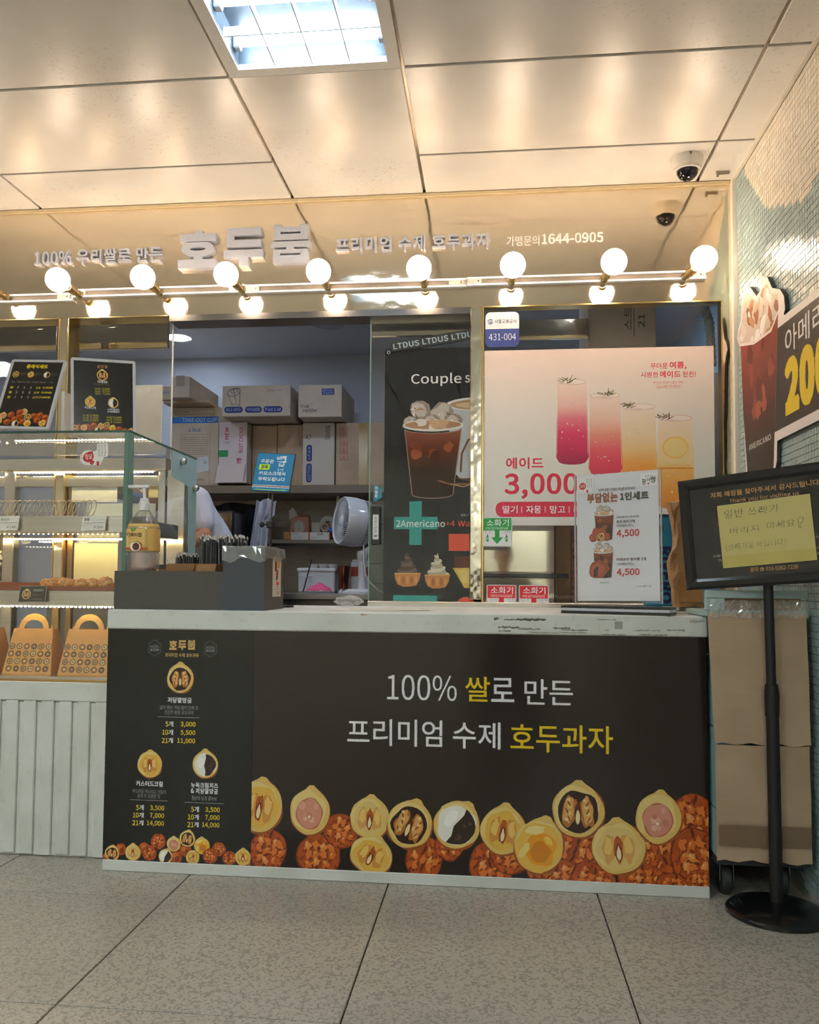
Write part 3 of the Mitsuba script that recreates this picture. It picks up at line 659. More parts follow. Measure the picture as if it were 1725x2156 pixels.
# ================================================================== WINDOW PRINTS
# tall banner behind the sliding pane
t = thing('hanging_banner', 'tall black banner reading Couple set with an iced coffee, hung behind the sliding pane', 'banner')
F = facing(-.488, 3.80, 2.085); sheet(F, .438, 1.16, 'matte', '#14171f', t)
P = Print(438, 1160)
P.text('Couple', 119.9, 113.9, 346.4, 174.0, 'white', .02); P.text('set', 363.2, 117.4, 436.5, 160, 'white', .02)
P.poly([(278, 262), (640, 262), (600, 570), (575, 592), (343, 592), (316, 566)], '#b9bdc4', 10); P.disc(460, 258, 182, '#d9dbdf', 34); P.disc(460, 260, 166, '#a88a66', 26); P.disc(430, 262, 110, '#c9b08c', 14)
P.grad(Polygon([(330, 380), (560, 380), (545, 560), (400, 570)]).buffer(0), [(380, '#b9bdc4'), (570, '#a3a8b1')], 4)
P.line([(345, 560), (350, 480), (378, 420), (420, 400)], 9, '#6b4f38'); P.line([(330, 590), (380, 600), (460, 590)], 6, '#6a4830')
iced_cup(P, 81, 358, 352, 678, .17, True, 5)
P.line([(245, 602), (300, 618), (420, 616)], 7, '#8a5836'); P.line([(300, 618), (360, 630), (430, 604)], 4, '#b98f6a')
P.rect(116.1, 694, 172, 890.3, 'teal'); P.rect(46.4, 764, 243.8, 819.8, 'teal')
P.text('2Americano', 56.6, 778.2, 275.9, 809.8, 'white', .02); P.text('+4 Walnut', 278.6, 779.6, 463.4, 807, 'orange', .02); P.text('ICE / HOT', 348.5, 751.6, 417, 763.6, 'white')
P.rect(293, 839.8, 437.2, 916.4, 'orange'); P.rect(46, 1115, 243, 1160, 'teal'); P.disc(370, 1165, 45, 'orange')
def cone(x, y, w, col, hi, seed):
    for i in range(6):
        k = i / 5; P.disc(x + w * .03 * (-1) ** i, y + 100 - 82 * k, w * (.50 - .40 * k), hi if i % 2 else col, 15 - 7 * k, -8 + 3 * i); P.disc(x + w * .03 * (-1) ** i - w * .05, y + 95 - 82 * k, w * (.42 - .36 * k), col if i % 2 else hi, 9 - 5 * k, -8 + 3 * i)
    P.poly([(x - w * .06, y + 22), (x + w * .01, y - 2), (x + w * .07, y + 24)], col, 2)
    P.poly([(x - w * .56, y + 96), (x + w * .56, y + 96), (x + w * .5, y + 128), (x + w * .36, y + 152), (x + w * .1, y + 158), (x - w * .2, y + 158), (x - w * .42, y + 148), (x - w * .52, y + 125)], '#c48142', 6)
    for i in range(5): P.add(blob(x + w * (-.36 + .18 * i), y + 128, w * .06, 18, 0, 0, .1, seed + i, 10), ['#d99c5c', '#a9622c'][i % 2])
    P.line([(x - w * .54, y + 99), (x + w * .54, y + 99)], 5, '#dba768')
cone(110, 919, 106, '#4b3834', '#6a544d', 1); cone(243, 926, 102, '#d9d2bd', '#b5ab92', 9)
P.poly([(311, 992), (440, 990), (432, 1030), (404, 1082), (362, 1080), (340, 1040)], '#d9b84e', 5); P.poly([(318, 942), (436, 935), (444, 985), (320, 990)], '#5e3222', 8); P.poly([(330, 1000), (400, 1000), (380, 1060), (356, 1058)], '#ead07a', 4)
P.put(F, t, 'matte')
put('eyelet', trimesh.creation.torus(.0065, .0022, major_sections=16, minor_sections=6, transform=trimesh.transformations.translation_matrix([-.4715, 3.796, 2.069]) @ trimesh.transformations.rotation_matrix(PI / 2, [1, 0, 0])), 'metal', '#c9ccd0', t)
t = thing('scrolling_display', 'narrow dark scrolling display with pale dotted lettering above the tall banner', 'display')
F = Frame([-.460, 3.784, 2.112], [.99, 0, .14], [-.14, 0, .99]); put('case', F.box(0, .40, -.044, 0, -.02, 0, .002), 'gloss', '#20262c', t)
P = Print(400, 44); P.text('LTDUS LTDUS LTDUS', 8, 9, 392, 35, '#9fb4c4', .05); P.put(F, t, name='lettering')

# drinks poster on the right window
t = thing('drinks_poster', 'large pale pink poster of four fruit ades priced 3,000 on the right window', 'poster')
F = facing(-.038, YF - .003, 2.045); sheet(F, .973, .768, 'satin', '#e6d6cf', t, thick=.002)
P = Print(973, 768)
P.grad(sbox(0, 0, 973, 768), [(0, '#ecd5cb'), (260, '#e6dcd5'), (480, '#dddad4'), (768, '#d5d3cf')], 10)
P.text('에이드', 95.1, 471.8, 255.6, 522.7, 'rose', .05); P.text('3,000', 88.7, 542.1, 402.8, 652, 'rose', .05)
P.rect(50, 665, 520, 731, 'rose', 30)
for s, x in (('딸기', 80.4), ('자몽', 181.2), ('망고', 283.3), ('레몬', 383.5)): P.text(s, x, 682, x + 64.4, 715.8, 'white', .03)
for x in (161.3, 261.6, 363.2): P.rect(x, 684.6, x + 2.6, 712.7, 'white')
P.text('무더운', 710.2, 68.7, 782.1, 94.7, 'rose', .03); P.text('여름,', 789.6, 64.5, 859.9, 98, 'rose', .06); P.text('시원한', 669.1, 106.9, 742.4, 131.6, 'rose', .03); P.text('에이드', 749.3, 104.1, 834.7, 133.3, 'rose', .06); P.text('한잔!', 844.0, 107.6, 898.6, 132.2, 'rose', .03)
P.text('신선하고 풍부한 과즙이 퍼지는', 720.9, 148.7, 850.5, 160.4, 'rose'); P.text('고급스러운 맛의 에이드!', 734.5, 165.5, 836, 179.8, 'rose')
def ade(x0, x1, y0, y1, stops, seed, lemon=False, sprig=0.0):
    w = x1 - x0; cx = (x0 + x1) / 2; e = w * .11; f = w * .055
    body = Polygon([(x0 + f, y0), (x1 - f, y0), (x1, y0 + (y1 - y0) * .6), (x1 + 2, y1 - 26), (x1 - 8, y1 - 8)] + [(cx + (w / 2 - 8) * math.cos(a), y1 - 8 + e * math.sin(a)) for a in np.linspace(0, PI, 8)][1:-1] + [(x0 + 8, y1 - 8), (x0 - 2, y1 - 26), (x0, y0 + (y1 - y0) * .6)]).buffer(0)
    P.grad(body, [(y0 + k * (y1 - y0), c) for k, c in stops], 22)
    q = np.random.default_rng(seed)
    for i in range(16):
        P.add(blob(q.uniform(x0 + 18, x1 - 18), q.uniform(y0 + .2 * (y1 - y0), y0 + .85 * (y1 - y0)), q.uniform(1.5, 4), None, 0, 0, .1, seed + i, 8), ['#e2a49f', '#e9c8bb'][i % 2])
    P.disc(cx, y0, w / 2 - f, '#eeded6', e * .8); P.add(affinity.scale(Point(cx, y0).buffer(1, quad_segs=8), w / 2 - f, e * .8).boundary.buffer(1.1), '#c9aaa2')
    P.disc(cx - w * .12, y0 + e * .5, w * .22, '#e2cac2', e * .3)
    P.line([(x0 + f + 1, y0 + 8), (x0 + 1, y1 - 40)], 2, stops[1][1]); P.line([(x1 - f - 1, y0 + 8), (x1 - 1, y1 - 40)], 2, stops[1][1])
    if lemon:
        P.disc(cx, y0 + (y1 - y0) * .33, w * .36, '#e6bf62', w * .31); P.disc(cx, y0 + (y1 - y0) * .33, w * .31, '#e9cd8a', w * .26); P.rect(x0 + 2, y0 + .555 * (y1 - y0), x1 - 2, y0 + .57 * (y1 - y0), '#cf8a34')
    sx = cx + sprig * w
    for i in range(13):
        a = q.uniform(-1.25, 1.25); l = q.uniform(24, 44); bx_, by = sx + q.uniform(-22, 22), y0 - q.uniform(-6, 10)
        P.line([(bx_, by), (bx_ + l * math.sin(a) * .8, by - l * math.cos(a) * .55)], 2.8, ['#5f5636', '#7d7348', '#4b4630'][i % 3])
ade(734, 888, 309, 690, ((0, '#ead5c4'), (.2, '#ead0b0'), (.5, '#e9cc93'), (.56, '#e8b262'), (.8, '#e39a44'), (1, '#d98638')), 4, True, -.28)
ade(584, 735, 258, 634, ((0, '#ead6c8'), (.3, '#e8cfae'), (.5, '#e9c084'), (.65, '#e8a04a'), (.85, '#e49340'), (1, '#de8a3a')), 3, False, -.32)
ade(449, 588, 206, 548, ((0, '#ecd6cb'), (.3, '#ecc4b4'), (.5, '#e58f80'), (.68, '#e0606a'), (.85, '#d9475f'), (1, '#cf3d58')), 2, False, .1)
ade(312, 446, 145, 499, ((0, '#ecd5cb'), (.28, '#ecc0b6'), (.45, '#e2788a'), (.62, '#d63f66'), (.85, '#bd2f57'), (1, '#a02c50')), 1, False, -.2)
P.put(F, t)

def sticker(name, label, x0, ztop, w, h, base, r):
    t = thing(name, label, 'sticker'); F = facing(x0, YF + .0075, ztop); sheet(F, w, h, 'satin', base, t, thick=.001, r=r); return t, F
t, F = sticker('metro_sticker', 'white and blue rounded sticker with the number 431-004 at the top of the right window', -.034, 2.215, .147, .155, '#e3e4ea', .022)
F = facing(-.034, YF - .006, 2.215)
P = Print(147, 155); P.add(sbox(0, 75, 147, 155).difference(sbox(0, 0, 147, 155).difference(sbox(0, 0, 147, 155).buffer(-22).buffer(22, quad_segs=5))), '#39478c')
P.disc(21.4, 42, 12, '#3a4580', n=8); P.line([(12, 47), (18, 40), (25, 40), (31, 35)], 3.2, '#e3e4ea'); P.line([(11, 42), (17, 36), (24, 35)], 2.4, '#e3e4ea'); P.line([(18, 50), (25, 46), (32, 41)], 2.4, '#e3e4ea')
P.text('서울교통공사', 39.7, 32.7, 136.7, 50.7, 'navy', .02); P.text('431-004', 15, 95.5, 133.4, 125.4, 'white')
for k in list(scene):
    if k == t + '__sheet': del scene[k]
sheet(F, .147, .155, 'satin', '#e3e4ea', t, thick=.0012, r=.022); P.put(F, t)

def extinguisher(P, x, y, col):
    P.rect(x - 4.5, y, x + 4.5, y + 24, col, 3); P.rect(x - 2, y - 5, x + 2, y, '#3a3a38'); P.line([(x - 6, y - 10), (x + 3, y - 5)], 1.5, '#3a3a38'); P.line([(x - 5.5, y - 3), (x - 8, y + 20)], 1.2, col)
    P.rect(x - 3, y + 7, x + 3, y + 12, '#e4e6ea')
def fire_sticker(label, x0, ztop, w, h, col, stem):
    t = thing('extinguisher_sticker', label, 'sticker', None)
    F = facing(x0, YF - .006, ztop); sheet(F, w, h, 'satin', '#dfe0e4', t, thick=.001, r=.006)
    a, b = w * 1000, h * 1000; P = Print(a, b)
    P.add(sbox(2.6, 2.6, a - 2.6, b - 2.6).boundary.buffer(.5), col)
    P.rect(4.4, 4, a - 4.4, 57.5, col, 3); P.text('소화기', a * .145, 8, a * .885, 38.5, 'white', .03); P.text('FIRE EXTINGUISHER', a * .13, 42, a * .865, 53, 'white')
    c = a / 2
    if stem: P.poly([(c - 10, 57), (c + 10, 57), (c + 10, 86.5), (c + 26, 87), (c, 116), (c - 26, 87), (c - 10, 86.5)], col)
    else: P.rect(c - 11, 57, c + 11, b - 4, col); P.rect(4.4, 97, a - 4.4, b - 3, col)
    P.text('소화기 위치', 9, 61, 44, 66, '#4b4b4b'); P.text('사용 방법', a - 40, 61, a - 8, 66, '#4b4b4b')
    extinguisher(P, 24, 82, col); extinguisher(P, a - 24, 82, col)
    if not stem: P.rect(4.4, 97, a - 4.4, b - 3, col)
    P.put(F, t); return t
fire_sticker('green fire extinguisher sticker with a down arrow below the drinks poster', -.046, 1.312, .130, .127, '#2f9a4e', True)
fire_sticker('red fire extinguisher sticker closest to the narrow post', -.026, 1.020, .128, .104, '#cf2f3b', False)
fire_sticker('red fire extinguisher sticker further from the narrow post', .112, 1.020, .128, .104, '#cf2f3b', False)

# ================================================================== THE DISPLAY CASE
DX0, DX1, DY0, DY1, DZ0, DZ1 = -2.80, -1.366, 3.066, 3.805, .645, 1.590
case = thing('display_case', 'glass display case with warm lit shelves on a white slatted base', 'display case')
put('base', bx(DX0, DX1, DY0 + .016, DY1, 0, .64), 'white_paint', parent=case)
put('top_band', bx(DX0, DX1 + .001, DY0 - .002, DY0 + .03, .574, .645, .003), 'white_paint', parent=case)
for i in range(20):
    x1 = -1.422 - .0706 * i
    if x1 - .07 < DX0: break
    m = cat([bx(x1 - .0694, x1, DY0 + .008, DY0 + .018, .004, .568, .001), bx(x1 - .049, x1 - .0005, DY0, DY0 + .010, .004 + .003 * (i % 3), .5735, .0025)])
    put('slat', m, 'white_paint', parent=case)
put('slat', bx(-1.4205, DX1 - .004, DY0 + .004, DY0 + .018, .004, .5735, .002), 'white_paint', parent=case)
put('deck', bx(DX0, DX1 - .004, DY0 + .008, DY1, .640, .664, .002), 'steel', parent=case)
put('front_rail', bx(DX0, DX1, DY0 + .004, DY0 + .016, .645, .653, .001), 'metal', '#b9955a', case)
def pane(name, pts): put(name, trimesh.Trimesh(pts, [[0, 1, 2], [0, 2, 3]], process=False), 'glass', parent=case)
pane('front_glass', [[DX0, DY0, .650], [DX1, DY0, .650], [DX1, DY0, DZ1], [DX0, DY0, DZ1]])
pane('side_glass', [[DX1, DY0, .650], [DX1, DY1, .650], [DX1, DY1, DZ1], [DX1, DY0, DZ1]])
pane('top_glass', [[DX0, DY0, DZ1], [DX1, DY0, DZ1], [DX1, DY1, DZ1], [DX0, DY1, DZ1]])
GE = '#3f5f52'
put('glass_edge', bx(DX0, DX1 + .003, DY0 - .003, DY0 + .004, DZ1 - .004, DZ1 + .004), 'gloss', '#35564a', case)
put('glass_edge', bx(DX1 - .003, DX1 + .003, DY0, DY1, DZ1 - .004, DZ1 + .004), 'gloss', '#35564a', case)
put('glass_edge', bx(DX1 - .016, DX1 + .001, DY0 - .002, DY0 + .003, .65, DZ1 - .004), 'gloss', '#56776a', case)
put('glass_edge', bx(DX1 - .002, DX1 + .003, DY0 + .002, DY0 + .042, .65, DZ1 - .004), 'gloss', '#6f8c80', case)
put('glass_edge', bx(DX1 - .003, DX1 + .003, DY1 - .005, DY1 + .001, .9, DZ1 - .004), 'gloss', '#c9d2cd', case)
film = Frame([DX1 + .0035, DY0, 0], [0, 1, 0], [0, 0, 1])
put('pale_glass_patch', film.plate(Polygon([(.43, 1.583), (.735, 1.583), (.735, 1.44), (.425, 1.472)]), 0, .001), 'satin', '#8aa9b1', case)  # blue wall reflected in the side glass, painted as a flat patch
put('pale_glass_patch', film.plate(Polygon([(.625, 1.45), (.735, 1.44), (.735, .95), (.66, .95)]), 0, .001), 'satin', '#87a6a8', case)  # pale strip for the greenish glass seen edge-on
for y, z in ((3.60, 1.552), (3.765, 1.452)):
    put('glass_clamp', cat([lathe([(0, 0), (.013, .001), (.017, .008), (.015, .019), (.009, .024), (0, .025)], 18, [DX1 + .004, y, z], [1, 0, 0]), cyl([DX1 - .022, y, z], [DX1 + .004, y, z], .012)]), 'chrome', '#d9dad8', case, smooth=40)
# back of the case: steel header and posts, sliding glass with papers taped on
YB = 3.735
put('header', bx(DX0, -1.472, YB - .03, YB + .03, 1.528, 1.583, .002), 'steel', parent=case)
put('header', bx(DX0, -1.472, YB - .008, YB + .02, 1.455, 1.500, .002), 'steel', parent=case)
for a, b in ((-2.252, -2.198), (-1.512, -1.476), (-1.47, -1.385)):
    put('back_post', bx(a, b, YB - .02, YB + .03, .664, 1.53, .003), 'steel', parent=case)
put('back_post', bx(-2.02, -1.985, YB + .01, YB + .03, .664, 1.46, .003), 'metal', '#a8905f', case)
put('back_post', bx(-1.955, -1.925, YB + .01, YB + .03, .664, 1.46, .003), 'metal', '#8f7a55', case)
pane('back_glass', [[DX0, YB + .034, .664], [-1.48, YB + .034, .664], [-1.48, YB + .034, 1.53], [DX0, YB + .034, 1.53]])
for x0, x1, z0, z1, c in ((-1.915, -1.705, 1.005, 1.196, '#d9dcc0'), (-1.935, -1.715, 1.385, 1.478, '#d3d6cc'), (-1.86, -1.53, 1.318, 1.378, '#c9d4cc'), (-1.90, -1.70, 1.20, 1.30, '#cfd3bd'), (-1.566, -1.493, 1.405, 1.472, '#e8d9a8'), (-1.93, -1.70, .93, .985, '#d9d6b4')):
    put('taped_paper', bx(x0, x1, YB + .004, YB + .0055, z0, z1), 'matte', c, case)
k = put('dark_sheet', bx(-2.42, -2.255, YB - .004, YB - .002, 1.02, 1.24), 'satin', '#2b2f2c', case)  # dark sheet that carries pale letters at the back of the case
P = Print(165, 220); P.text('만든', 96, 76, 160, 148, '#e4e1d4', .12); P.put(Frame([-2.42, YB - .004, 1.24], [1, 0, 0], [0, 0, 1]), k, name='lettering')
P = Print(60, 40); P.poly([(0, 20), (30, 4), (58, 20), (30, 37)], '#5c6763'); P.poly([(8, 20), (30, 8), (52, 20), (30, 32)], '#c9d2cd'); P.put(Frame([-1.622, YB + .001, 1.458], [1, 0, 0], [0, 0, 1]), case, name='diamond_label')
# shelves with steel fronts and LED strips
for z0, z1, yb in ((1.210, 1.272, 3.66), (.928, .986, 3.66)):
    s = put('shelf', cat([bx(DX0, -1.395, DY0 + .045, yb, z1 - .006, z1), bx(DX0, -1.395, DY0 + .04, DY0 + .046, z0, z1, .001)]), 'steel', parent=case)
    put('support', bx(-1.402, -1.392, DY0 + .05, yb, z0, z1 - .004), 'satin', '#3b4440', s)
def led(x0, x1, y, z, w, n, r=.0062):
    s = put('light_strip', bx(x0, x1, y - w, y + w, z, z + .004), 'satin', '#e6d9b5', case)
    k = [ball([x0 + (x1 - x0) * (i + .5) / n, y - w * .3, z - .002], [r, r * .8, r * .9], 1) for i in range(n)]
    tag(put('diode', cat(k), 'matte', '#ffffff', s, emitter={'type': 'area', 'radiance': {'type': 'rgb', 'value': STRIP}}), 'row of small warm lit diodes', kind='stuff')
led(-2.19, -1.52, YB - .045, 1.520, .012, 40, .0076); led(-2.62, -2.26, YB - .045, 1.520, .012, 22, .0076)
led(-2.18, -1.42, 3.64, 1.212, .009, 52, .0066); led(-2.62, -2.25, 3.64, 1.212, .009, 26, .0066)
led(-2.62, -1.42, DY0 + .066, 1.206, .005, 60, .0032); led(-2.62, -1.42, DY0 + .085, .927, .006, 70, .0064)

# brown tray with walnut cakes on the lower shelf
t = thing('baking_tray', 'brown rectangular tray lined with paper on the lower shelf of the case', 'tray')
put('tray', cat([bx(-2.62, -1.42, 3.12, 3.60, .987, .992), bx(-2.62, -1.42, 3.118, 3.123, .987, 1.003), bx(-2.62, -1.42, 3.597, 3.602, .987, 1.014), bx(-1.424, -1.418, 3.12, 3.60, .987, 1.010)]), 'satin', '#7c3f1f', t)
put('paper', bx(-2.60, -1.44, 3.13, 3.58, .992, .9935), 'matte', '#d9c8a6', t)
def nut(c, r, sd, sy=.9, sz=.8):
    m = trimesh.creation.icosphere(subdivisions=3, radius=1.0); v = m.vertices
    n = meshkit.fbm(v * 2.6 + sd * 5.1, 3, sd); k = 1 + .16 * (np.abs(n - .5) * 4 - .6)
    k -= .10 * np.exp(-(v[:, 0] / .09) ** 2)
    m.vertices = v * k[:, None] * [r, r * sy, r * sz] + np.asarray(c); return m
NL = ['walnut cake on the tray under the price strip, the one furthest from the counter', 'walnut cake leaning on the first one of the tray', 'walnut cake starting the second pair on the tray', 'walnut cake in the middle of the second group', 'walnut cake nearest the dark counter box']
for i, (x, y, r) in enumerate(((-1.700, 3.17, .029), (-1.650, 3.16, .029), (-1.588, 3.165, .026), (-1.545, 3.175, .027), (-1.487, 3.16, .031))):
    k = put(number('walnut_cake'), nut([x, y, .993 + r * .78], r, i + 1), 'pastry', smooth=True); tag(k, 'golden ' + NL[i], 'walnut cake', 'walnut cakes on the tray')
for i, (x, y) in enumerate(((-1.78, 3.46), (-1.72, 3.49), (-1.9, 3.47))):
    k = put(number('walnut_cake'), nut([x, y, 1.012], .025, i + 11), 'pastry', smooth=True); tag(k, 'golden walnut cake at the back of the tray behind the dark card', 'walnut cake', 'walnut cakes at the back of the tray')
k = put(number('folded_paper'), cat([Frame([-2.05, 3.14, .995], [1, 0, 0], [0, .5, .86]).plate(Polygon([(-.11, 0), (.12, 0), (.03, .028), (-.02, .03)]), 0, .001)]), 'matte', '#e6dcc6'); tag(k, 'folded white baking paper standing up in the brown tray', 'paper')
# wire loops on the upper shelf
t = thing('wire_rack', 'coiled shiny wire rack of tall loops on the upper shelf', 'rack')
put('base_bar', cyl([-2.5, 3.22, 1.277], [-1.545, 3.22, 1.277], .003, 8), 'chrome', '#d9c9a8', t)
for i in range(44):
    x = -1.570 - .0205 * i
    a = np.linspace(0, 2 * PI, 21); pts = np.stack([x + .0045 * np.sin(a) + .009 * np.cos(a), 3.20 + .022 * np.sin(a), 1.309 + .032 * np.cos(a)], 1)
    put('loop', tube(pts, .0020, 6, False), 'chrome', '#efe3cb', t, smooth=True)
# price cards
def card(label, x0, z1, w, h, col, skew, draw, y):
    t = thing('price_card', label, 'price card'); F = Frame([x0, y, z1], [1, 0, skew * .3], [skew, .12, 1.0]); sheet(F, w, h, 'satin', col, t); P = Print(w * 1000, h * 1000); draw(P); P.put(F, t, name='lettering')
def d1(P): P.text('통팥', 8, 7, 30, 19, '#4a463e', .06); P.text('100% 우리팥 앙금', 52, 14, 90, 18, '#77726a'); P.rect(8, 25, 90, 26.5, '#4a463e'); P.text('달콤한 통팥 앙금', 8, 30, 40, 33.5, '#77726a'); P.text('￦ 3,000', 50, 38, 88, 49, '#4a463e', .02)
def d2(P): P.text('커스터드', 20, 7, 58, 19, '#4a463e', .04); P.rect(8, 25, 90, 26.5, '#4a463e'); P.text('￦ 1,500', 50, 38, 88, 49, '#4a463e', .02)
card('white price card reading 3,000 on the upper shelf front', -1.555, 1.270, .096, .056, '#dcdad2', .06, d1, DY0 + .03)
card('white price card reading 1,500 cut by the frame edge, upper shelf front', -1.905, 1.270, .096, .056, '#dcdad2', .06, d2, DY0 + .03)
def d3(P):
    P.rect(1.6, 1.6, 106.4, 60.4, '#23231f'); cake(P, 29, 32, 18, 'redbean', 0, 3, 19); P.text('저당팥앙금', 54, 13, 96, 22, '#b9b4a4', .04); P.text('달지 않은 저당 팥', 54, 32, 92, 37, '#8a8578'); P.text('5개 3,000', 52, 48, 95, 54, '#c9b84a')
card('small dark card with a cut walnut cake on the lower shelf front', -1.798, 1.003, .108, .062, '#a9a69c', .05, d3, DY0 + .03)

# gable boxes on the deck
def gable_box(cx_, label):
    t = thing('gift_box', label, 'gift box', 'kraft gift boxes in the display case')
    z, y = .664, 3.20; w, d, h, tw, td = .100, .066, .172, .080, .022
    B = np.array([[-w, -d, 0], [w, -d, 0], [w, d, 0], [-w, d, 0], [-tw, -td, h], [tw, -td, h], [tw, td, h], [-tw, td, h]]) + [cx_, y, z]
    put('body', trimesh.convex.convex_hull(B), 'satin', '#b98a4e', t)
    ring = [( .062 * math.cos(a), .062 * math.sin(a) * .98) for a in np.linspace(0, PI, 22)]
    hole = [( .040 * math.cos(a), .036 * math.sin(a)) for a in np.linspace(0, PI, 16)]
    g = Polygon([(.062, -.01)] + ring + [(-.062, -.01)]).difference(Polygon([(.040, .0)] + hole + [(-.040, .0)]).buffer(0))
    put('handle', Frame([cx_, y - td + .002, z + h - .002], [1, 0, 0], [0, .12, 1]).plate(g, -.002, 0), 'satin', '#bf9154', t)
    for s in (-1, 1):
        tabp = Polygon([(0, 0), (0, .038), (.012, .052), (.030, .054), (.044, .044), (.050, 0)])
        F = Frame([cx_ + s * (tw + .004), y - .02, z + h - .04], [-s * .35, .93, 0], [-s * .25, 0, .97]); put('side_tab', F.plate(tabp, 0, .002), 'satin', '#c29658', t)
    F = Frame([cx_ - w, y - d, z + h], [1, 0, 0], np.array([0, (d - td), h]) / math.hypot(d - td, h)); F = Frame(np.array([cx_ - w, y - d, z]) + F.v * math.hypot(d - td, h), F.u, F.v)
    P = Print(200, 178); q = np.random.default_rng(int(abs(cx_) * 1000))
    for r in range(4):
        for c in range(6):
            x, yy = 25 + 30 * c, 70 + 29 * r; kk = (r * 2 + c * 3) % 4
            P.disc(x, yy, 12.2, '#4e3a26'); P.disc(x, yy, [8.4, 6.2, 7.4, 8.4][kk], ['#b99a66', '#7c6040', '#a8834f', '#d9c08c'][kk]); P.disc(x, yy, [5.4, 2.2, 2.6, 5.0][kk], ['#4e3a26', '#d9c08c', '#e0cca0', '#5a442e'][kk]); P.disc(x - .5, yy, 1.5, '#d9c08c')
    P.put(F, t, name='ring_print')
gable_box(-1.560, 'kraft gift box with ring prints standing right beside the counter'); gable_box(-1.786, 'kraft gift box with ring prints, second from the counter'); gable_box(-2.012, 'kraft gift box with ring prints cut off by the frame edge')

# fish sticker on the front glass
t = thing('fish_sticker', 'white cut-out sticker with a red fish and columns of small writing on the case front', 'sticker')
F = facing(-1.556, DY0 - .0015, 1.548)
g = shapely.union_all([affinity.scale(Point(32, 58).buffer(1, quad_segs=10), 33, 29), sbox(66, 3, 110, 56).buffer(-8).buffer(8), Polygon([(40, 40), (75, 25), (95, 56), (80, 85), (45, 86)])]).buffer(3).buffer(-3)
put('sheet', F.plate(affinity.scale(g, .001, -.001, origin=(0, 0)), -.0008, 0), 'satin', '#dedcd6', t)
P = Print(); P.disc(33, 56, 22, '#b02c33', 19, -20); P.poly([(40, 62), (58, 72), (50, 86), (38, 80)], '#b02c33', 1); P.poly([(30, 36), (48, 33), (52, 44)], '#b02c33'); P.text('잉모', 20, 44, 48, 64, '#e8e2da', .02)
for a in (-30, -12, 6): P.line([(2 + abs(a) * .05, 56 + a * .55), (8, 56 + a * .45)], 1.6, '#b02c33')
P.rect(66, 72, 76, 88, '#b02c33', 2)
for i, s in enumerate(('붕어빵가게', '맛있는세상', '찾아주세요')):
    for j, ch in enumerate(s): P.text(ch, 71 + i * 12, 8 + j * 9.2, 78 + i * 12, 15.5 + j * 9.2, '#3c3a37')
P.put(F, t)

# framed menus standing on the case
def framed(label, pose, w, h, draw):
    t = thing('menu_frame', label, 'menu'); F = posed(*pose, w, h); b = .011
    g = sbox(0, -h, w, 0).buffer(-.008).buffer(.008, quad_segs=3).difference(sbox(b, -h + b, w - b, -b)); put('frame', F.plate(g, -.010, .002), 'satin', '#bdbdc2', t)
    put('menu_sheet', F.plate(sbox(b - .001, -h + b - .001, w - b + .001, -b + .001), -.006, 0), 'gloss', '#22201f', t)
    P = Print(w * 1000, h * 1000); draw(P); P.put(F, t, 'gloss'); return t, F
def m1(P):
    P.text('클래식세트', 67, 21, 153, 41, 'yellow', .09)
    for x, kd in ((32, 'redbean'), (93, 'custard'), (158, 'white')): cake(P, x, 70, 13.5, kd, 0, 4, 14, False)
    for x in (49, 110, 176): P.text('저당팥앙금' if x < 60 else '커스터드', x, 63, x + 24, 68, '#8a8578'); P.text('달콤 고소', x, 71, x + 20, 75, '#66625a')
    P.text('세트   저당팥  커스터드  뉴욕치즈  총개수      가격', 24, 103, 190, 109, '#a8a296')
    for i, (n, tt, pz) in enumerate(((3, '9개', '6,000원'), (5, '15개', '9,000원'), (7, '21개', '12,000원'))):
        y = 127 + i * 22.5; P.disc(31, y + 5, 6, '#c9ad1e'); P.text(str(i + 1), 29, y + 1.5, 33, y + 8.5, '#22201f')
        for x in (56, 82, 108): P.text(str(n), x - 3, y, x + 3, y + 10, '#cfc9bd')
        P.text(tt, 130 - (i > 0) * 4, y, 146, y + 10, 'yellow', .03); P.text(pz, 156 - (i == 2) * 6, y - 1, 197, y + 9, 'yellow', .05)
    for i, (x, y, kd) in enumerate(((30, 262, 'pink'), (60, 258, 'brown'), (95, 266, 'brown'), (109, 244, 'pink'), (92, 246, 'brown'), (150, 262, 'brown'), (175, 258, 'brown'), (198, 268, 'brown'), (78, 278, 'brown'), (168, 280, 'brown'), (52, 290, 'brown'), (112, 288, 'brown'), (205, 290, 'brown'), (128, 268, 'redbean'), (18, 288, 'pink'), (86, 297, 'white'), (134, 295, 'cream'), (192, 293, 'custard'))): cake(P, x, y, 14.5, kd, .2 * (i % 3), 200 + i, None, False)
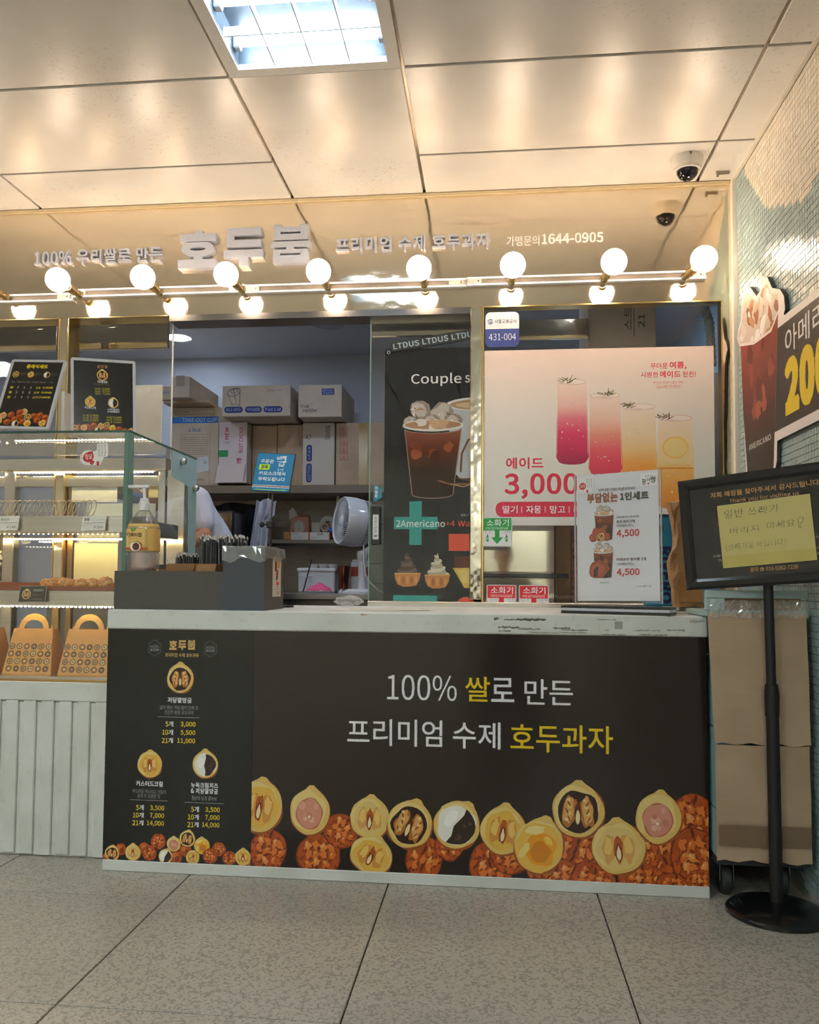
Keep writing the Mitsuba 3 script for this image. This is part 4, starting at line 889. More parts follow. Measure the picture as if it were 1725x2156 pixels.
def m2(P):
    P.brand(97, 23.5, 136, 36.5, '#a06a4a')
    cake(P, 116, 64, 21, 'redbean', 0, 5, 22, False); cake(P, 71, 172, 20, 'custard', 0, 6, 21, False); cake(P, 156, 172, 20, 'white', 0, 7, 21, False)
    P.text('저당팥앙금', 97, 85, 135, 95, 'white', .05); P.text('달지 않은 저당 팥이 듬뿍 든', 86, 98, 146, 103, '#77736a')
    for i, (a, b) in enumerate((('5개', '3,000'), ('10개', '5,500'), ('21개', '11,000'))): P.text(a, 89, 115 + 10 * i, 108, 123 + 10 * i, 'yellow'); P.text(b, 115.5, 114 + 10 * i, 144, 122.5 + 10 * i, 'yellow')
    for x in (44, 131):
        for i, (a, b) in enumerate((('5개', '3,500'), ('10개', '7,000'), ('21개', '14,000'))): P.text(a, x, 222 + 9.8 * i + (x > 99) * 4, x + 20, 230 + 9.8 * i + (x > 99) * 4, 'yellow'); P.text(b, x + 25, 221.4 + 9.8 * i + (x > 99) * 4, x + 56, 229.6 + 9.8 * i + (x > 99) * 4, 'yellow')
    P.text('커스터드크림', 50, 190, 92, 200, 'white', .05); P.text('뉴욕크림치즈', 135, 194, 179, 202, 'white', .05); P.text('& 저당팥앙금', 135, 203, 179, 211, 'white', .05)
    for i, (x, y, kd) in enumerate(((28, 274, 'brown'), (71, 274, 'brown'), (83, 264, 'brown'), (178, 276, 'brown'), (130, 277, 'brown'), (60, 270, 'brown'), (200, 282, 'brown'), (14, 278, 'redbean'), (47, 275, 'pink'), (110, 266, 'pink'), (131, 263, 'redbean'), (153, 272, 'cream'), (98, 283, 'white'), (222, 282, 'pink'))): cake(P, x, y, 12.5, kd, .2 * (i % 3), 230 + i, None, False)
t, F = framed('leaning silver-framed black menu headed 클래식세트 on the glass case', ((-1.7906, 3.1083, 1.7485), math.radians(2.98), math.radians(22.13), math.radians(-1.61)), .223, .321, m1)
put('easel', cat([bx(-1.672, -1.66, 3.13, 3.22, 1.594, 1.76), bx(-1.70, -1.632, 3.20, 3.204, 1.594, 1.74)]), 'satin', '#d9d8d2', t)
t, F = framed('upright silver-framed black menu with three cut cakes, near the serving opening', ((-1.520, 3.1707, 1.7455), math.radians(26.35), math.radians(1.0), math.radians(1.66)), .241, .300, m2)
put('foot', F.box(.02, .221, -.302, -.295, -.08, .004), 'satin', '#c9c9cb', t)
k = put(number('white_board'), bx(-1.60, -1.456, 3.60, 3.606, 1.594, 1.892), 'satin', '#d9d3c6'); tag(k, 'plain white board standing on the case behind the upright menu', 'board')

# ================================================================== THINGS ON THE COUNTER
ZT = .9235
t = thing('counter_caddy', 'low dark grey open box with wooden dividers at the counter\'s end by the case', 'caddy')
x0, x1, y0, y1, z1 = -1.374, -.966, 2.990, 3.330, 1.062
put('box', cat([bx(x0, x1, y0, y0 + .006, ZT, z1), bx(x0, x1, y1 - .006, y1, ZT, z1 + .03), bx(x0, x0 + .006, y0, y1, ZT, z1), bx(x1 - .006, x1, y0, y1, ZT, z1), bx(x0, x1, y0, y1, ZT, ZT + .006)]), 'satin', '#45443f', t)
put('divider', bx(x0 + .16, x1 - .008, 3.125, 3.133, ZT + .006, 1.083), 'wood', parent=t)
put('divider', bx(x0 + .16, x1 - .008, 3.215, 3.223, ZT + .006, 1.095), 'wood', parent=t)
put('divider', bx(x0 + .155, x0 + .163, y0 + .008, 3.30, ZT + .006, 1.07), 'wood', parent=t)
for i, (a, b) in enumerate(((-1.205, -1.105), (-1.092, -1.022))):
    k = number('paper_napkin'); vs = []
    for j in range(30):
        x = a + (b - a) * j / 29; vs.append(Frame([x, 3.0 + .0, ZT + .008], [.12, .99, 0], [.16, 0, .985]).box(0, .105, 0, .158 + .003 * (j % 2), -.0009, .0009))
    put(k, cat(vs), 'matte', '#a98260'); tag(k, ['brown paper napkins packed upright in the dark box, beside the syrup bottle', 'brown paper napkins packed upright in the dark box, beside the bin'][i], 'paper napkins', kind='stuff')
# syrup bottle
t = thing('syrup_bottle', 'clear plastic cafe syrup bottle with a yellow label and white pump', 'bottle')
bc = (-1.303, 3.075, 0)
sq = lambda r, e=.55: [(r * np.sign(math.cos(a)) * abs(math.cos(a)) ** e, r * np.sign(math.sin(a)) * abs(math.sin(a)) ** e) for a in np.linspace(0, 2 * PI, 33)[:-1]]
def loft(levels, mat, name, color=None, e=.6):
    vs, f = [], []; n = 32
    for r, z in levels: vs += [[bc[0] + x, bc[1] + y, z] for x, y in sq(r, e)]
    for i in range(len(levels) - 1):
        for k in range(n):
            q = [i * n + k, i * n + (k + 1) % n, (i + 1) * n + (k + 1) % n, (i + 1) * n + k]; f += [[q[0], q[1], q[2]], [q[0], q[2], q[3]]]
    return put(name, trimesh.Trimesh(vs, f, process=False), mat, color, t, smooth=50)
loft([(.002, .932), (.050, .932), (.054, .940), (.054, 1.04), (.051, 1.046), (.054, 1.052), (.056, 1.10), (.057, 1.128), (.053, 1.133), (.057, 1.138), (.057, 1.222), (.046, 1.248), (.024, 1.283), (.017, 1.292), (.017, 1.304)], 'pet', 'bottle', None, .75)
loft([(.0575, 1.137), (.0578, 1.142), (.0578, 1.216), (.052, 1.238)], 'satin', 'label', '#d8b368', .75)
put('syrup', trimesh.convex.convex_hull(np.array([[bc[0] + x, bc[1] + y, z] for z in (.940, 1.075) for x, y in sq(.052, .75)])), 'satin', '#6d4c3e', t)
put('collar', lathe([(.017, 1.288), (.0205, 1.290), (.0205, 1.316), (.019, 1.320), (.0165, 1.324), (.016, 1.334), (.006, 1.338)], 24, bc), 'satin', '#d5d6d8', t, smooth=40)
put('pump', cat([cyl([bc[0], bc[1], 1.334], [bc[0], bc[1], 1.380], .006, 12), Frame([bc[0] - .068, bc[1] - .008, 1.386], [1, 0, 0], [0, 0, 1]).box(0, .086, -.012, 0, -.016, 0, .003), Frame([bc[0] - .072, bc[1] - .008, 1.352], [1, 0, .1], [0, 0, 1]).box(0, .010, 0, .031, -.014, -.002, .003)]), 'satin', '#dcdcde', t, smooth=40)
P = Print(); P.poly([(18, 8), (30, 2), (37, 6), (33, 15), (23, 18)], '#3f6b34', 1); P.poly([(21, 9), (29, 5), (33, 7), (31, 13), (25, 15)], '#7fa85a'); P.text('카페시럽', 3, 22, 60, 38, '#3c2a20', .02); P.text('커피와 음료에 잘 어울리는 깔끔한 단맛', 3, 43, 54, 45.5, '#9a7a45'); P.text('시럽 1.5L', 3, 55, 20, 58, '#9a7a45')
P.rect(-1, 77, 86, 86, '#a8532c'); P.disc(50, 68, 12, '#a5432a', 10); P.disc(38, 74, 20, '#e4e0d8', 17); P.disc(40, 74, 13.5, '#5c2a1a', 14); P.line([(30, 58), (48, 55)], 3, '#5f7a38')
for i in range(16): P.rect(73, 12 + i * 4.4, 84, 13.4 + i * 4.4, '#9a7a45')
P.put(Frame([bc[0] - .043, bc[1] - .0600, 1.226], [1, 0, 0], [0, 0, 1]), t)
# wrapped straws
def straws(n, x0, x1, y0, y1, zb, h, label, group):
    proto = None
    spots = []
    for i in range(n):
        for _ in range(60):
            x, y = rng.uniform(x0, x1), rng.uniform(y0, y1)
            if all((x - u) ** 2 + (y - v) ** 2 > .0078 ** 2 for u, v in spots): break
        spots.append((x, y)); a, b = rng.gauss(0, .02), rng.gauss(0, .018); hh = h * rng.uniform(.93, 1.03)
        if proto is None:
            s = thing('wrapped_straw', label, 'straw', group)
            body = put('straw', tube([[0, 0, 0], [0, 0, .93]], .0034, 7), 'satin', '#26292a', s)
            tip = put('wrapper_tip', trimesh.Trimesh([[-.0042, .0005, .915], [.0042, -.0005, .915], [.0052, .001, .945], [.002, .002, .972], [-.0046, -.002, .962]], [[0, 1, 2], [0, 2, 3], [0, 3, 4]], process=False), 'satin', '#c9c4be', s)
            sleeve = put('wrapper', trimesh.Trimesh([[-.0046, -.0036, .05], [-.0030, -.0041, .05], [-.0030, -.0041, .93], [-.0046, -.0036, .93]], [[0, 1, 2], [0, 2, 3]], process=False), 'satin', '#75787a', s)
            proto = (body, tip, sleeve)
            M = T().translate([x, y, zb]).rotate([1, 0, 0], math.degrees(a)).rotate([0, 1, 0], math.degrees(b)).scale([1, 1, hh])
            for k in proto: scene[k] = {**scene[k], 'to_world': M}
            continue
        M = T().translate([x, y, zb]).rotate([1, 0, 0], math.degrees(a)).rotate([0, 1, 0], math.degrees(b)).rotate([0, 0, 1], rng.uniform(-50, 50)).scale([1, 1, hh])
        s = thing('wrapped_straw', label, 'straw', group)
        for k, nm in zip(proto, ('straw', 'wrapper_tip', 'wrapper')): again(k, nm, s, M)
straws(78, -1.112, -.940, 3.150, 3.205, ZT + .01, .275, 'long black straw in a clear wrapper standing in the large bunch', 'straws in the large bunch')
straws(44, -1.207, -1.128, 3.145, 3.200, ZT + .01, .205, 'short black straw in a clear wrapper standing in the small bunch', 'straws in the small bunch')
# bin
t = thing('counter_bin', 'dark blue-grey waste bin lined with a clear bag on the counter', 'bin')
x0, x1, y0, y1, z1 = -.965, -.812, 2.985, 3.268, 1.150
for nm, m in (('front', bx(x0, x1, y0, y0 + .004, ZT, z1)), ('side', bx(x1 - .004, x1, y0 + .004, y1, ZT, z1)), ('back', bx(x0, x1, y1 - .004, y1, ZT, z1)), ('side', bx(x0, x0 + .004, y0 + .004, y1 - .004, ZT, z1)), ('bottom', bx(x0, x1, y0, y1, ZT, ZT + .004))):
    put(nm, m, 'satin', '#3c434a' if nm != 'side' else '#4d4740', t)
q = np.random.default_rng(3); n = 40; per = []
for i in range(n):
    u = i / n * 4
    a, b = [(x0 + (x1 - x0) * u, y0), (x1, y0 + (y1 - y0) * (u - 1)), (x1 - (x1 - x0) * (u - 2), y1), (x0, y1 - (y1 - y0) * (u - 3))][int(u)]; per.append((a, b))
per = np.array(per); ctr = np.array([(x0 + x1) / 2, (y0 + y1) / 2]); out = (per - ctr); out /= np.linalg.norm(out, axis=1, keepdims=True)
rings = []
for k, (off, dz) in enumerate(((-.006, -.05), (-.003, -.004), (.001, .004), (.005, .002), (.008, -.025), (.006, -.045))):
    w = q.normal(0, .0016, (n, 1)); zz = z1 + dz + q.normal(0, .002, n) - (.010 * np.sin(np.arange(n) * .9) if k == 5 else 0); rings.append(np.c_[per + out * (off + w), zz])
f = [[i * n + j, i * n + (j + 1) % n, (i + 1) * n + (j + 1) % n] for i in range(5) for j in range(n)] + [[i * n + j, (i + 1) * n + (j + 1) % n, (i + 1) * n + j] for i in range(5) for j in range(n)]
put('liner_bag', trimesh.Trimesh(np.vstack(rings), f, process=False), 'film', parent=t)
put('hand_hole', Frame([-.918, y0, 1.142], [1, 0, 0], [0, 0, 1]).plate(sbox(0, -.024, .05, 0).buffer(-.009).buffer(.009), .0, .0008), 'satin', '#23282c', t)
F = Frame([x1 + .0006, 3.10, 1.118], [0, 1, 0], [0, 0, 1]); sheet(F, .125, .148, 'satin', '#c9c0b4', t, 'paper_label', .0006)
P = Print(125, 148); P.rect(28, 4, 60, 52, '#7a4326', 6); P.rect(72, 2, 100, 40, '#c08a4a', 4); P.disc(66, 62, 16, '#8a4b30'); P.disc(60, 78, 10, '#4b2a20'); P.rect(56, 92, 92, 104, '#c9403c'); P.rect(60, 108, 84, 112, '#6f6a64'); P.text('음료 + 호두과자', 24, 116, 100, 124, '#5c544c'); P.text('1,000', 60, 128, 96, 142, '#3c3834', .04)
P.put(F, t)
# small blue notice on a stand
t = thing('order_notice', 'blue notice asking to order at the kiosk on a thin black stand', 'notice')
F = posed((-.8591, 3.2658, 1.4565), 0, math.radians(20.2), math.radians(-3.1), .150, .165)
put('board', F.box(-.002, .154, -.166, .003, -.006, -.001), 'satin', '#33302c', t); sheet(F, .150, .165, 'satin', '#2478a8', t)
P = Print(150, 165); o = 3
P.text('주문은', 14.5 + o, 26.5, 67.6 + o, 43.6, 'white', .05); P.text('키오스크에서', 15.2 + o, 79, 121.5 + o, 97, 'white', .05); P.text('부탁드립니다', 16 + o, 104, 124 + o, 122.5, 'white', .05)
P.poly([(14, 49), (57, 48.5), (56.5, 72.5), (14.5, 73)], '#b9dd35'); P.text('왼쪽', 20 + o, 53, 47 + o, 69, 'ink', .06)
P.poly([(79, 15), (118, 8), (119, 32), (124, 36), (110, 40), (108, 34), (86, 36)], '#e4e6ea'); P.poly([(82, 27), (114, 23), (114.5, 31), (87, 34)], '#2478a8'); P.text('Wow!', 83, 12, 112, 25, '#2478a8', .03)
for x in (98, 109): P.disc(x, 52, 5.6, 'white'); P.disc(x + .4, 52, 2.8, '#2478a8')
P.add(Point(103, 49).buffer(11).boundary.buffer(1.4).intersection(sbox(88, 36, 120, 50)), 'white'); P.line([(93, 64), (94, 78)], 2, 'white'); P.line([(112, 64), (111, 78)], 2, 'white'); P.line([(98, 70), (108, 70)], 2, 'white')
for y, c in ((140, '#d9dde2'), (144, '#c98a78'), (148, '#e4e6ea')): P.rect(0, y, 150, y + 2.4, c)
P.rect(0, 142.4, 150, 144, '#3c2f33'); P.rect(12, 158.5, 136, 161, '#b9dd35'); P.put(F, t)
put('rod', cyl([-.872, 3.292, 1.25], [-.864, 3.290, 1.43], .0035, 8), 'metal', '#6d6964', t)
put('post', cyl([-.875, 3.292, ZT], [-.873, 3.292, 1.262], .0075, 12), 'satin', '#1e1e20', t)
put('clamp', bx(-.888, -.862, 3.278, 3.306, 1.238, 1.266, .004), 'satin', '#1b1b1d', t)
put('knob', cat([cyl([-.905, 3.288, 1.252], [-.886, 3.288, 1.252], .003, 8), ball([-.908, 3.288, 1.252], [.010, .007, .012])]), 'satin', '#1b1b1d', t)
put('base', lathe([(0, 0), (.07, 0), (.07, .006), (.02, .012), (0, .013)], 28, (-.872, 3.40, ZT)), 'satin', '#1b1b1d', t)
put('foot', bx(-.880, -.864, 3.29, 3.41, ZT + .004, ZT + .014), 'satin', '#1b1b1d', t)
# set-menu stand
t = thing('set_menu_stand', 'clear acrylic stand holding a white set menu priced 4,500 on a layered black base', 'sign stand')
yw = -.44; F = posed((.4345, 3.06, 1.194), yw, .04, .018, .292, .455)
put('menu_sheet', F.box(0, .292, -.452, 0, -.0025, -.0012), 'satin', '#d6d6de', t)
for z in (.0042, -.0045): put('acrylic', trimesh.Trimesh(F.at(np.array([[-.007, -.462, z], [.299, -.462, z], [.299, .003, z], [-.007, .003, z]])), [[0, 1, 2], [0, 2, 3]], process=False), 'glass', parent=t)
for a in (-.0085, .2985): put('acrylic_edge', F.box(a, a + .0035, -.462, .003, -.005, .0045), 'gloss', '#b7b4b4', t)
B = Frame([.4345, 3.06, ZT], [math.cos(yw), math.sin(yw), 0], [-math.sin(yw), math.cos(yw), 0])
put('base', B.box(-.192, .192, -.042, .042, 0, .0095, .001), 'gloss', '#24262a', t); put('base', B.box(-.190, .190, -.042, .042, .0095, .019), 'gloss', '#b9bcc8', t); put('base', B.box(-.192, .192, -.042, .042, .019, .027, .001), 'gloss', '#24262a', t)
P = Print(292, 452); s_ = .973
P.poly([(0, 8), (63, 6), (62, 66), (2, 68)], '#e0dfe2'); P.poly([(230, 9), (291, 7), (290, 54), (231, 57)], '#e2e1e4'); P.line([(2, 68), (62, 66), (63, 8)], .9, '#b9b8be'); P.line([(231, 57), (290, 54)], .9, '#b9b8be')
P.disc(22, 40, 13, '#b3282f', 13); P.text('잉모', 13, 33, 32, 46, '#e4dcd8', .03); P.rect(36, 54, 43, 64, '#b3282f', 1)
for i, w in enumerate(('붕어빵가게', '맛있는세상', '찾아주세요')):
    for j, ch in enumerate(w): P.text(ch, 36 + i * 8, 13 + j * 6.6, 41 + i * 8, 18.2 + j * 6.6, '#3c3a3a')
P.text('화로구이', 247, 17, 276, 24, 'ink'); P.text('붕', 236, 28, 250, 50, 'ink', .03); P.text('어', 252, 27, 264, 40, 'ink', .03); P.text('빵', 266, 22, 285, 45, 'ink', .03); P.disc(258, 47, 4, '#a8404a', 3)
P.text('커피와 함께 더 맛있는 메뉴를 즐겨보세요!', 80, 52.5, 213, 64.5, 'dk', .02); P.text('부담없는', 38, 67.4, 150, 104, 'brown', .10); P.text('1인세트', 158, 71.5, 258, 101, 'dkgreen', .10)
iced_cup(P, 63, 137, 143, 238, .12, True, 8)
for i, (x, y, r) in enumerate(((72, 208, 16), (92, 208, 15), (60, 228, 15), (108, 226, 15))): P.add(blob(x, y, r, None, 0, 0, .05, i + 2, 20), '#8a3a28'); P.add(blob(x - 2, y - 3, r * .8, None, 0, 0, .07, i + 5, 16), '#a04a34')
cake(P, 86, 228, 14, 'redbean', .6, 3, 16, False)
iced_cup(P, 58, 134, 276, 371, .12, True, 9)
P.poly([(44, 352), (47, 330), (56, 316), (78, 311), (99, 322), (109, 317), (113, 330), (119, 340), (108, 352), (98, 366), (88, 372), (60, 371), (48, 364)], '#93402f', 3); P.poly([(50, 350), (56, 330), (76, 318), (94, 328), (104, 336), (94, 352), (80, 362), (58, 364)], '#a9503a', 4); P.poly([(60, 366), (60, 346), (68, 332), (78, 331), (76, 352), (74, 369)], '#3f2230', 2)
P.text('100% 쌀로 만든 수제 호두과자', 144, 154.5, 225, 162.2, 'dk', .02); P.text('호두과자 5개', 144, 169, 209, 180.6, 'dk', .05); P.text('+아메리카노', 144, 183.4, 206, 194.5, 'dk', .01); P.text('4,500', 144.5, 202.6, 224, 232.5, 'red', .06)
P.text('타피오카 붕어빵 2개', 143.5, 302, 246, 313, 'dk', .05); P.text('+아메리카노', 144, 318.5, 206, 329.4, 'dk', .01); P.text('4,500', 143.5, 339.5, 223.5, 368, 'red', .06)
P.text('* 핫음료 변경 가능', 80, 385, 117, 390.6, 'dk'); P.text('상기 이미지는 실제와 다를 수 있음', 212, 399, 263, 404, 'dk')
P.put(F, t)
k = put(number('loose_paper'), cat([bx(-.60, -.33, 3.05, 3.28, ZT, ZT + .0012), Frame([-.52, 3.1, ZT + .0015], [.98, .18, 0], [-.18, .98, 0]).box(0, .3, 0, .2, 0, .0012)]), 'satin', '#c6c0b6'); tag(k, 'loose papers lying flat on the worktop below the tall banner', 'paper')
k = put(number('clear_bag'), trimesh.Trimesh(*(lambda g: (g.vertices * [.06, .05, .02] + [-.59, 3.50, ZT + .026] + nrng.normal(0, .004, g.vertices.shape), g.faces))(trimesh.creation.icosphere(subdivisions=2))), 'film'); tag(k, 'crumpled clear plastic bag on the worktop by the sliding pane', 'plastic bag')
# crumpled kraft bag, blue packet, flat carton
t = thing('kraft_bag', 'tall crumpled brown paper bag standing at the counter\'s end beside the mosaic wall', 'paper bag')
zs = np.linspace(0, 1, 13); vs = []
q = np.random.default_rng(5)
for k, zz in enumerate(zs):
    z = .947 + .385 * zz; cxk = .714 - .034 * zz - .004 * math.sin(zz * 7); lo_ = 1 / (1 + math.exp((zz - .52) * 26)); hw = .034 + .020 * lo_ - .004 * math.sin(zz * 11); hd = .026 + .024 * lo_
    for a in np.linspace(0, 2 * PI, 17)[:-1]:
        e = .45; x = np.sign(math.cos(a)) * abs(math.cos(a)) ** e; y = np.sign(math.sin(a)) * abs(math.sin(a)) ** e
        vs.append([cxk + hw * x + q.normal(0, .0032), 3.235 + hd * y + q.normal(0, .0032), z + q.normal(0, .003)])
f = []
for i in range(12):
    for j in range(16):
        q_ = [i * 16 + j, i * 16 + (j + 1) % 16, (i + 1) * 16 + (j + 1) % 16, (i + 1) * 16 + j]; f += [[q_[0], q_[1], q_[2]], [q_[0], q_[2], q_[3]]]
n0 = len(vs); vs += [[.683, 3.235, 1.338]]; f += [[n0, 12 * 16 + j, 12 * 16 + (j + 1) % 16] for j in range(16)]
put('bag', trimesh.Trimesh(vs, f, process=False), 'satin', '#b58d63', t); put('fold', Frame([.668, 3.178, .965], [1, 0, .03], [0, .05, 1]).plate(Polygon([(0, 0), (.085, -.002), (.083, .12), (.012, .122), (.003, .06)]), 0, .002), 'satin', '#b9885a', t)
t = thing('blue_packet', 'blue packet lettered RIVERO standing behind the set menu', 'packet')
put('packet', bx(.585, .700, 3.40, 3.43, ZT + .02, 1.300, .006), 'satin', '#2f86ad', t); F = facing(.585, 3.3995, 1.300); P = Print(115, 356)
P.rect(0, 0, 115, 12, '#1f3f70'); P.add(blob(52, 60, 20, 26, 0, 0, .16, 3), '#27402f'); P.add(blob(46, 84, 14, 10, 0, 0, .16, 4), '#27402f'); P.text('RIVERO', 62, 125, 104, 345, '#1c2f5e', .12, -90); P.put(F, t)
put('side_gusset', bx(.583, .585, 3.402, 3.428, ZT + .03, 1.29), 'satin', '#246a8c', t)
t = thing('flat_carton', 'flat white carton lying under the kraft bag at the counter\'s end', 'carton')
put('carton', bx(.555, .706, 3.14, 3.45, ZT, ZT + .0085, .001), 'satin', '#b9bab4', t)

# ------------------------------------------------------------------ coffee board on the mosaic wall
t = thing('coffee_board', 'cut-out board of an iced americano cup with a black price band on the mosaic wall', 'sign')
F = Frame([XR - .012, 3.70, 2.25], [0, -1, 0], [0, 0, 1])                                 # x: towards the hall, mm from Y 3.70; y down from Z 2.25
def W(pts): return [((3.70 - y) * 1000, (2.25 - z) * 1000) for y, z in pts]
out = Polygon(W([(3.648, 2.052), (3.625, 2.085), (3.593, 2.110), (3.572, 2.185), (3.545, 2.219), (3.500, 2.222), (3.455, 2.205), (3.378, 2.143), (3.335, 2.150), (3.290, 2.178), (3.246, 2.172), (3.195, 2.112), (3.110, 2.078), (3.070, 2.040), (3.060, 1.990), (3.085, 1.972), (2.30, 1.94), (2.30, 1.545), (3.165, 1.545), (3.172, 1.47), (3.20, 1.435), (3.26, 1.40), (3.48, 1.40), (3.535, 1.43), (3.557, 1.616), (3.598, 2.003)])).buffer(-6).buffer(12, quad_segs=4).buffer(-6)
put('panel', F.plate(affinity.scale(out, .001, -.001, origin=(0, 0)), -.006, .006), 'satin', '#e3dad6', t)
put('panel_edge', F.plate(affinity.scale(out.buffer(1.2).difference(out.buffer(-.5)), .001, -.001, origin=(0, 0)), -.006, .0052), 'satin', '#3a3431', t)
P = Print(); F = Frame(F.o + F.n * .006, F.u, F.v)
P.poly(W([(3.150, 1.946), (2.31, 1.915), (2.31, 1.578), (3.190, 1.580)]), '#2f2623')
body = Polygon(W([(3.597, 2.022), (3.40, 1.978), (3.22, 1.966), (3.130, 2.015), (3.150, 1.855), (3.186, 1.60), (3.205, 1.46), (3.24, 1.415), (3.48, 1.415), (3.520, 1.45), (3.571, 1.734)])).buffer(0)
P.grad(body, [(230, '#8a3a26'), (420, '#6d2a1d'), (560, '#4a1c16'), (700, '#281412'), (860, '#1d1110')], 14)
q = np.random.default_rng(4)
for i in range(16): P.add(blob(q.uniform(150, 500), q.uniform(290, 560), q.uniform(15, 40), q.uniform(20, 60), q.uniform(-1, 1), 0, .16, i, 12).intersection(body), ['#96452c', '#7a3020', '#5c2219', '#843826'][i % 4])
rim_ = Polygon(W([(3.632, 2.060), (3.600, 2.012), (3.412, 1.968), (3.212, 1.957), (3.118, 2.010), (3.128, 2.068), (3.20, 2.095), (3.25, 2.15), (3.30, 2.155), (3.37, 2.12), (3.44, 2.165), (3.50, 2.20), (3.55, 2.185), (3.575, 2.10)])).buffer(0)
P.add(rim_, '#cdbcae')
for i in range(34):
    g = blob(q.uniform(80, 570), q.uniform(60, 290), q.uniform(14, 46), q.uniform(12, 34), q.uniform(-1.2, 1.2), 0, .22, 30 + i, 10, 3).intersection(rim_.buffer(-8)); P.add(g, ['#e6dcd3', '#b98a62', '#d8c9bc', '#a06a45', '#efe7e0', '#c4a68c', '#8a5a44'][i % 7])
P.line(W([(3.632, 2.060), (3.600, 2.014), (3.412, 1.970), (3.212, 1.960), (3.118, 2.012), (3.126, 2.066)]), 11, '#e2d6cd')
P.line(W([(3.150, 1.93), (3.158, 1.80), (3.186, 1.60)]), 3, '#7a5a4c')
P.text('아메리카노', 637, 335, 1250, 425, '#d9d4d2', .01); P.text('2000', 629, 440, 1180, 638, '#e3c11f', .16); P.text('AMERICANO', 200, 667, 468, 689, '#c9c1bc', .02)
P.put(F, t)

# ================================================================== INSIDE THE SHOP
for i, (x, y, lab) in enumerate(((-2.06, 5.34, 'round lit downlight in the shop ceiling beside the glass edge'), (-.95, 4.35, 'round downlight in the shop ceiling above the aisle'), (.45, 4.55, 'round downlight in the shop ceiling above the drinks corner'), (-2.35, 4.3, 'round downlight in the shop ceiling behind the display case'))):
    t = thing('downlight', lab, 'downlight')
    put('ring', lathe([(.082, 0), (.090, -.004), (.094, -.001), (.094, .002)], 28, (x, y, 2.62)), 'satin', '#d9dcdf', t, smooth=40)
    d = lathe([(0, 0), (.082, 0)], 28, (x, y, 2.6185))
    if d.face_normals[:, 2].sum() > 0: d.invert()
    put('lamp', d, 'matte', '#ffffff', t, emitter={'type': 'area', 'radiance': {'type': 'rgb', 'value': SHOP}})
t = thing('ceiling_vent', 'round grey ceiling speaker grille in the shop', 'vent'); put('grille', lathe([(0, -.004), (.09, -.004), (.10, 0)], 28, (-1.02, 5.15, 2.62)), 'satin', '#9a9fa8', t)  # round ceiling vent, a plain grey grille

# upper shelf with cartons
t = thing('storage_shelf', 'long steel shelf on the shop\'s back wall carrying the cartons', 'shelf')
put('plank', bx(-2.6, .5, 5.32, 5.84, 1.588, 1.640, .003), 'satin', '#6a5e52', t)
for x in (-2.3, -1.02, -.45): put('bracket', bx(x, x + .02, 5.5, 5.84, 1.50, 1.588), 'metal', '#6f6a62', t)
def carton(label, x0, x1, y0, y1, z0, z1, mat='cardboard', draw=None, tape=None, yaw=0.0, sealed='x'):
    t = thing('carton', label, 'carton')
    w, d, h = x1 - x0, y1 - y0, z1 - z0; c, s = math.cos(yaw), math.sin(yaw)
    F = Frame([x0, y0, z1], [c, s, 0], [0, 0, 1])
    put('box', F.box(0, w, -h, 0, -d, 0, .004), mat, parent=t)
    put('top_seam', F.box(.002, w - .002, -.0005, .0008, -d / 2 - .0015, -d / 2 + .0015), 'matte', '#3f3025', t)
    if tape:
        x, tw, col = tape; put('tape', F.box(x, x + tw, -h + .001, .001, -.001, .0012), 'gloss', col, t)
    if draw:
        P = Print(w * 1000, h * 1000); draw(P); P.put(F, t, 'matte')
    return t, F
CB_ = '#2f5f9c'
def k1(P):
    P.rect(0, 62, 320, 104, '#3f6fae'); P.text('TAKE-OUT CUP', 76, 70, 306, 97, '#b9c2cc', .02); P.text('13oz', 118, 134, 200, 160, '#59708f', .03); P.add(sbox(70, 178, 264, 500).boundary.buffer(.8), '#7a6a58')
    for i in range(9): P.rect(80, 196 + 14 * i, 252, 198.5 + 14 * i, '#8a7763')
    P.add(sbox(24, 14, 290, 46).boundary.buffer(1.2), '#8a8076'); P.text('종이컵 1000개', 32, 20, 120, 40, '#8a8076'); P.text('MADE IN KOREA', 150, 470, 232, 482, '#4b4037')
t1, F = carton('tall carton lettered TAKE-OUT CUP 13oz at the shelf end behind the case', -2.095, -1.772, 5.345, 5.80, 1.641, 2.156, 'pale_cardboard', k1)
put('paper_label', F.plate(Polygon([(.165, -.335), (.252, -.320), (.262, -.415), (.172, -.432)]), .0005, .0012), 'satin', '#b9bfc4', t1)
P = Print(); P.rect(222, 352, 246, 372, '#5a626c'); P.rect(182, 345, 246, 348, '#8a929a'); P.rect(182, 385, 240, 387, '#8a929a'); P.put(Frame(F.o + F.n * .001, F.u, F.v), t1, 'matte', 'barcode_print')
t1, F = carton('small long carton with a tape patch on top of the TAKE-OUT CUP carton', -2.026, -1.903, 5.15, 5.72, 2.178, 2.315, 'pale_cardboard')
put('tape', F.plate(sbox(.034, -.062, .090, .004), .0004, .001), 'satin', '#8d7a68', t1); put('flap', F.plate(Polygon([(.004, 0), (.05, .020), (.119, .006), (.119, 0)]), -.06, -.058), 'pale_cardboard', parent=t1)
k = put(number('carton_tray'), bx(-2.10, -1.80, 5.22, 5.76, 2.158, 2.177, .002), 'cardboard'); tag(k, 'flattened brown carton under the small long carton', 'carton')
carton('little white-ended carton beside the small long carton', -2.122, -2.034, 5.20, 5.5, 2.178, 2.268, 'pale_cardboard', lambda P: (P.rect(14, 34, 70, 52, '#9aa0aa'), P.text('50매', 20, 37, 62, 49, '#5d646f')))
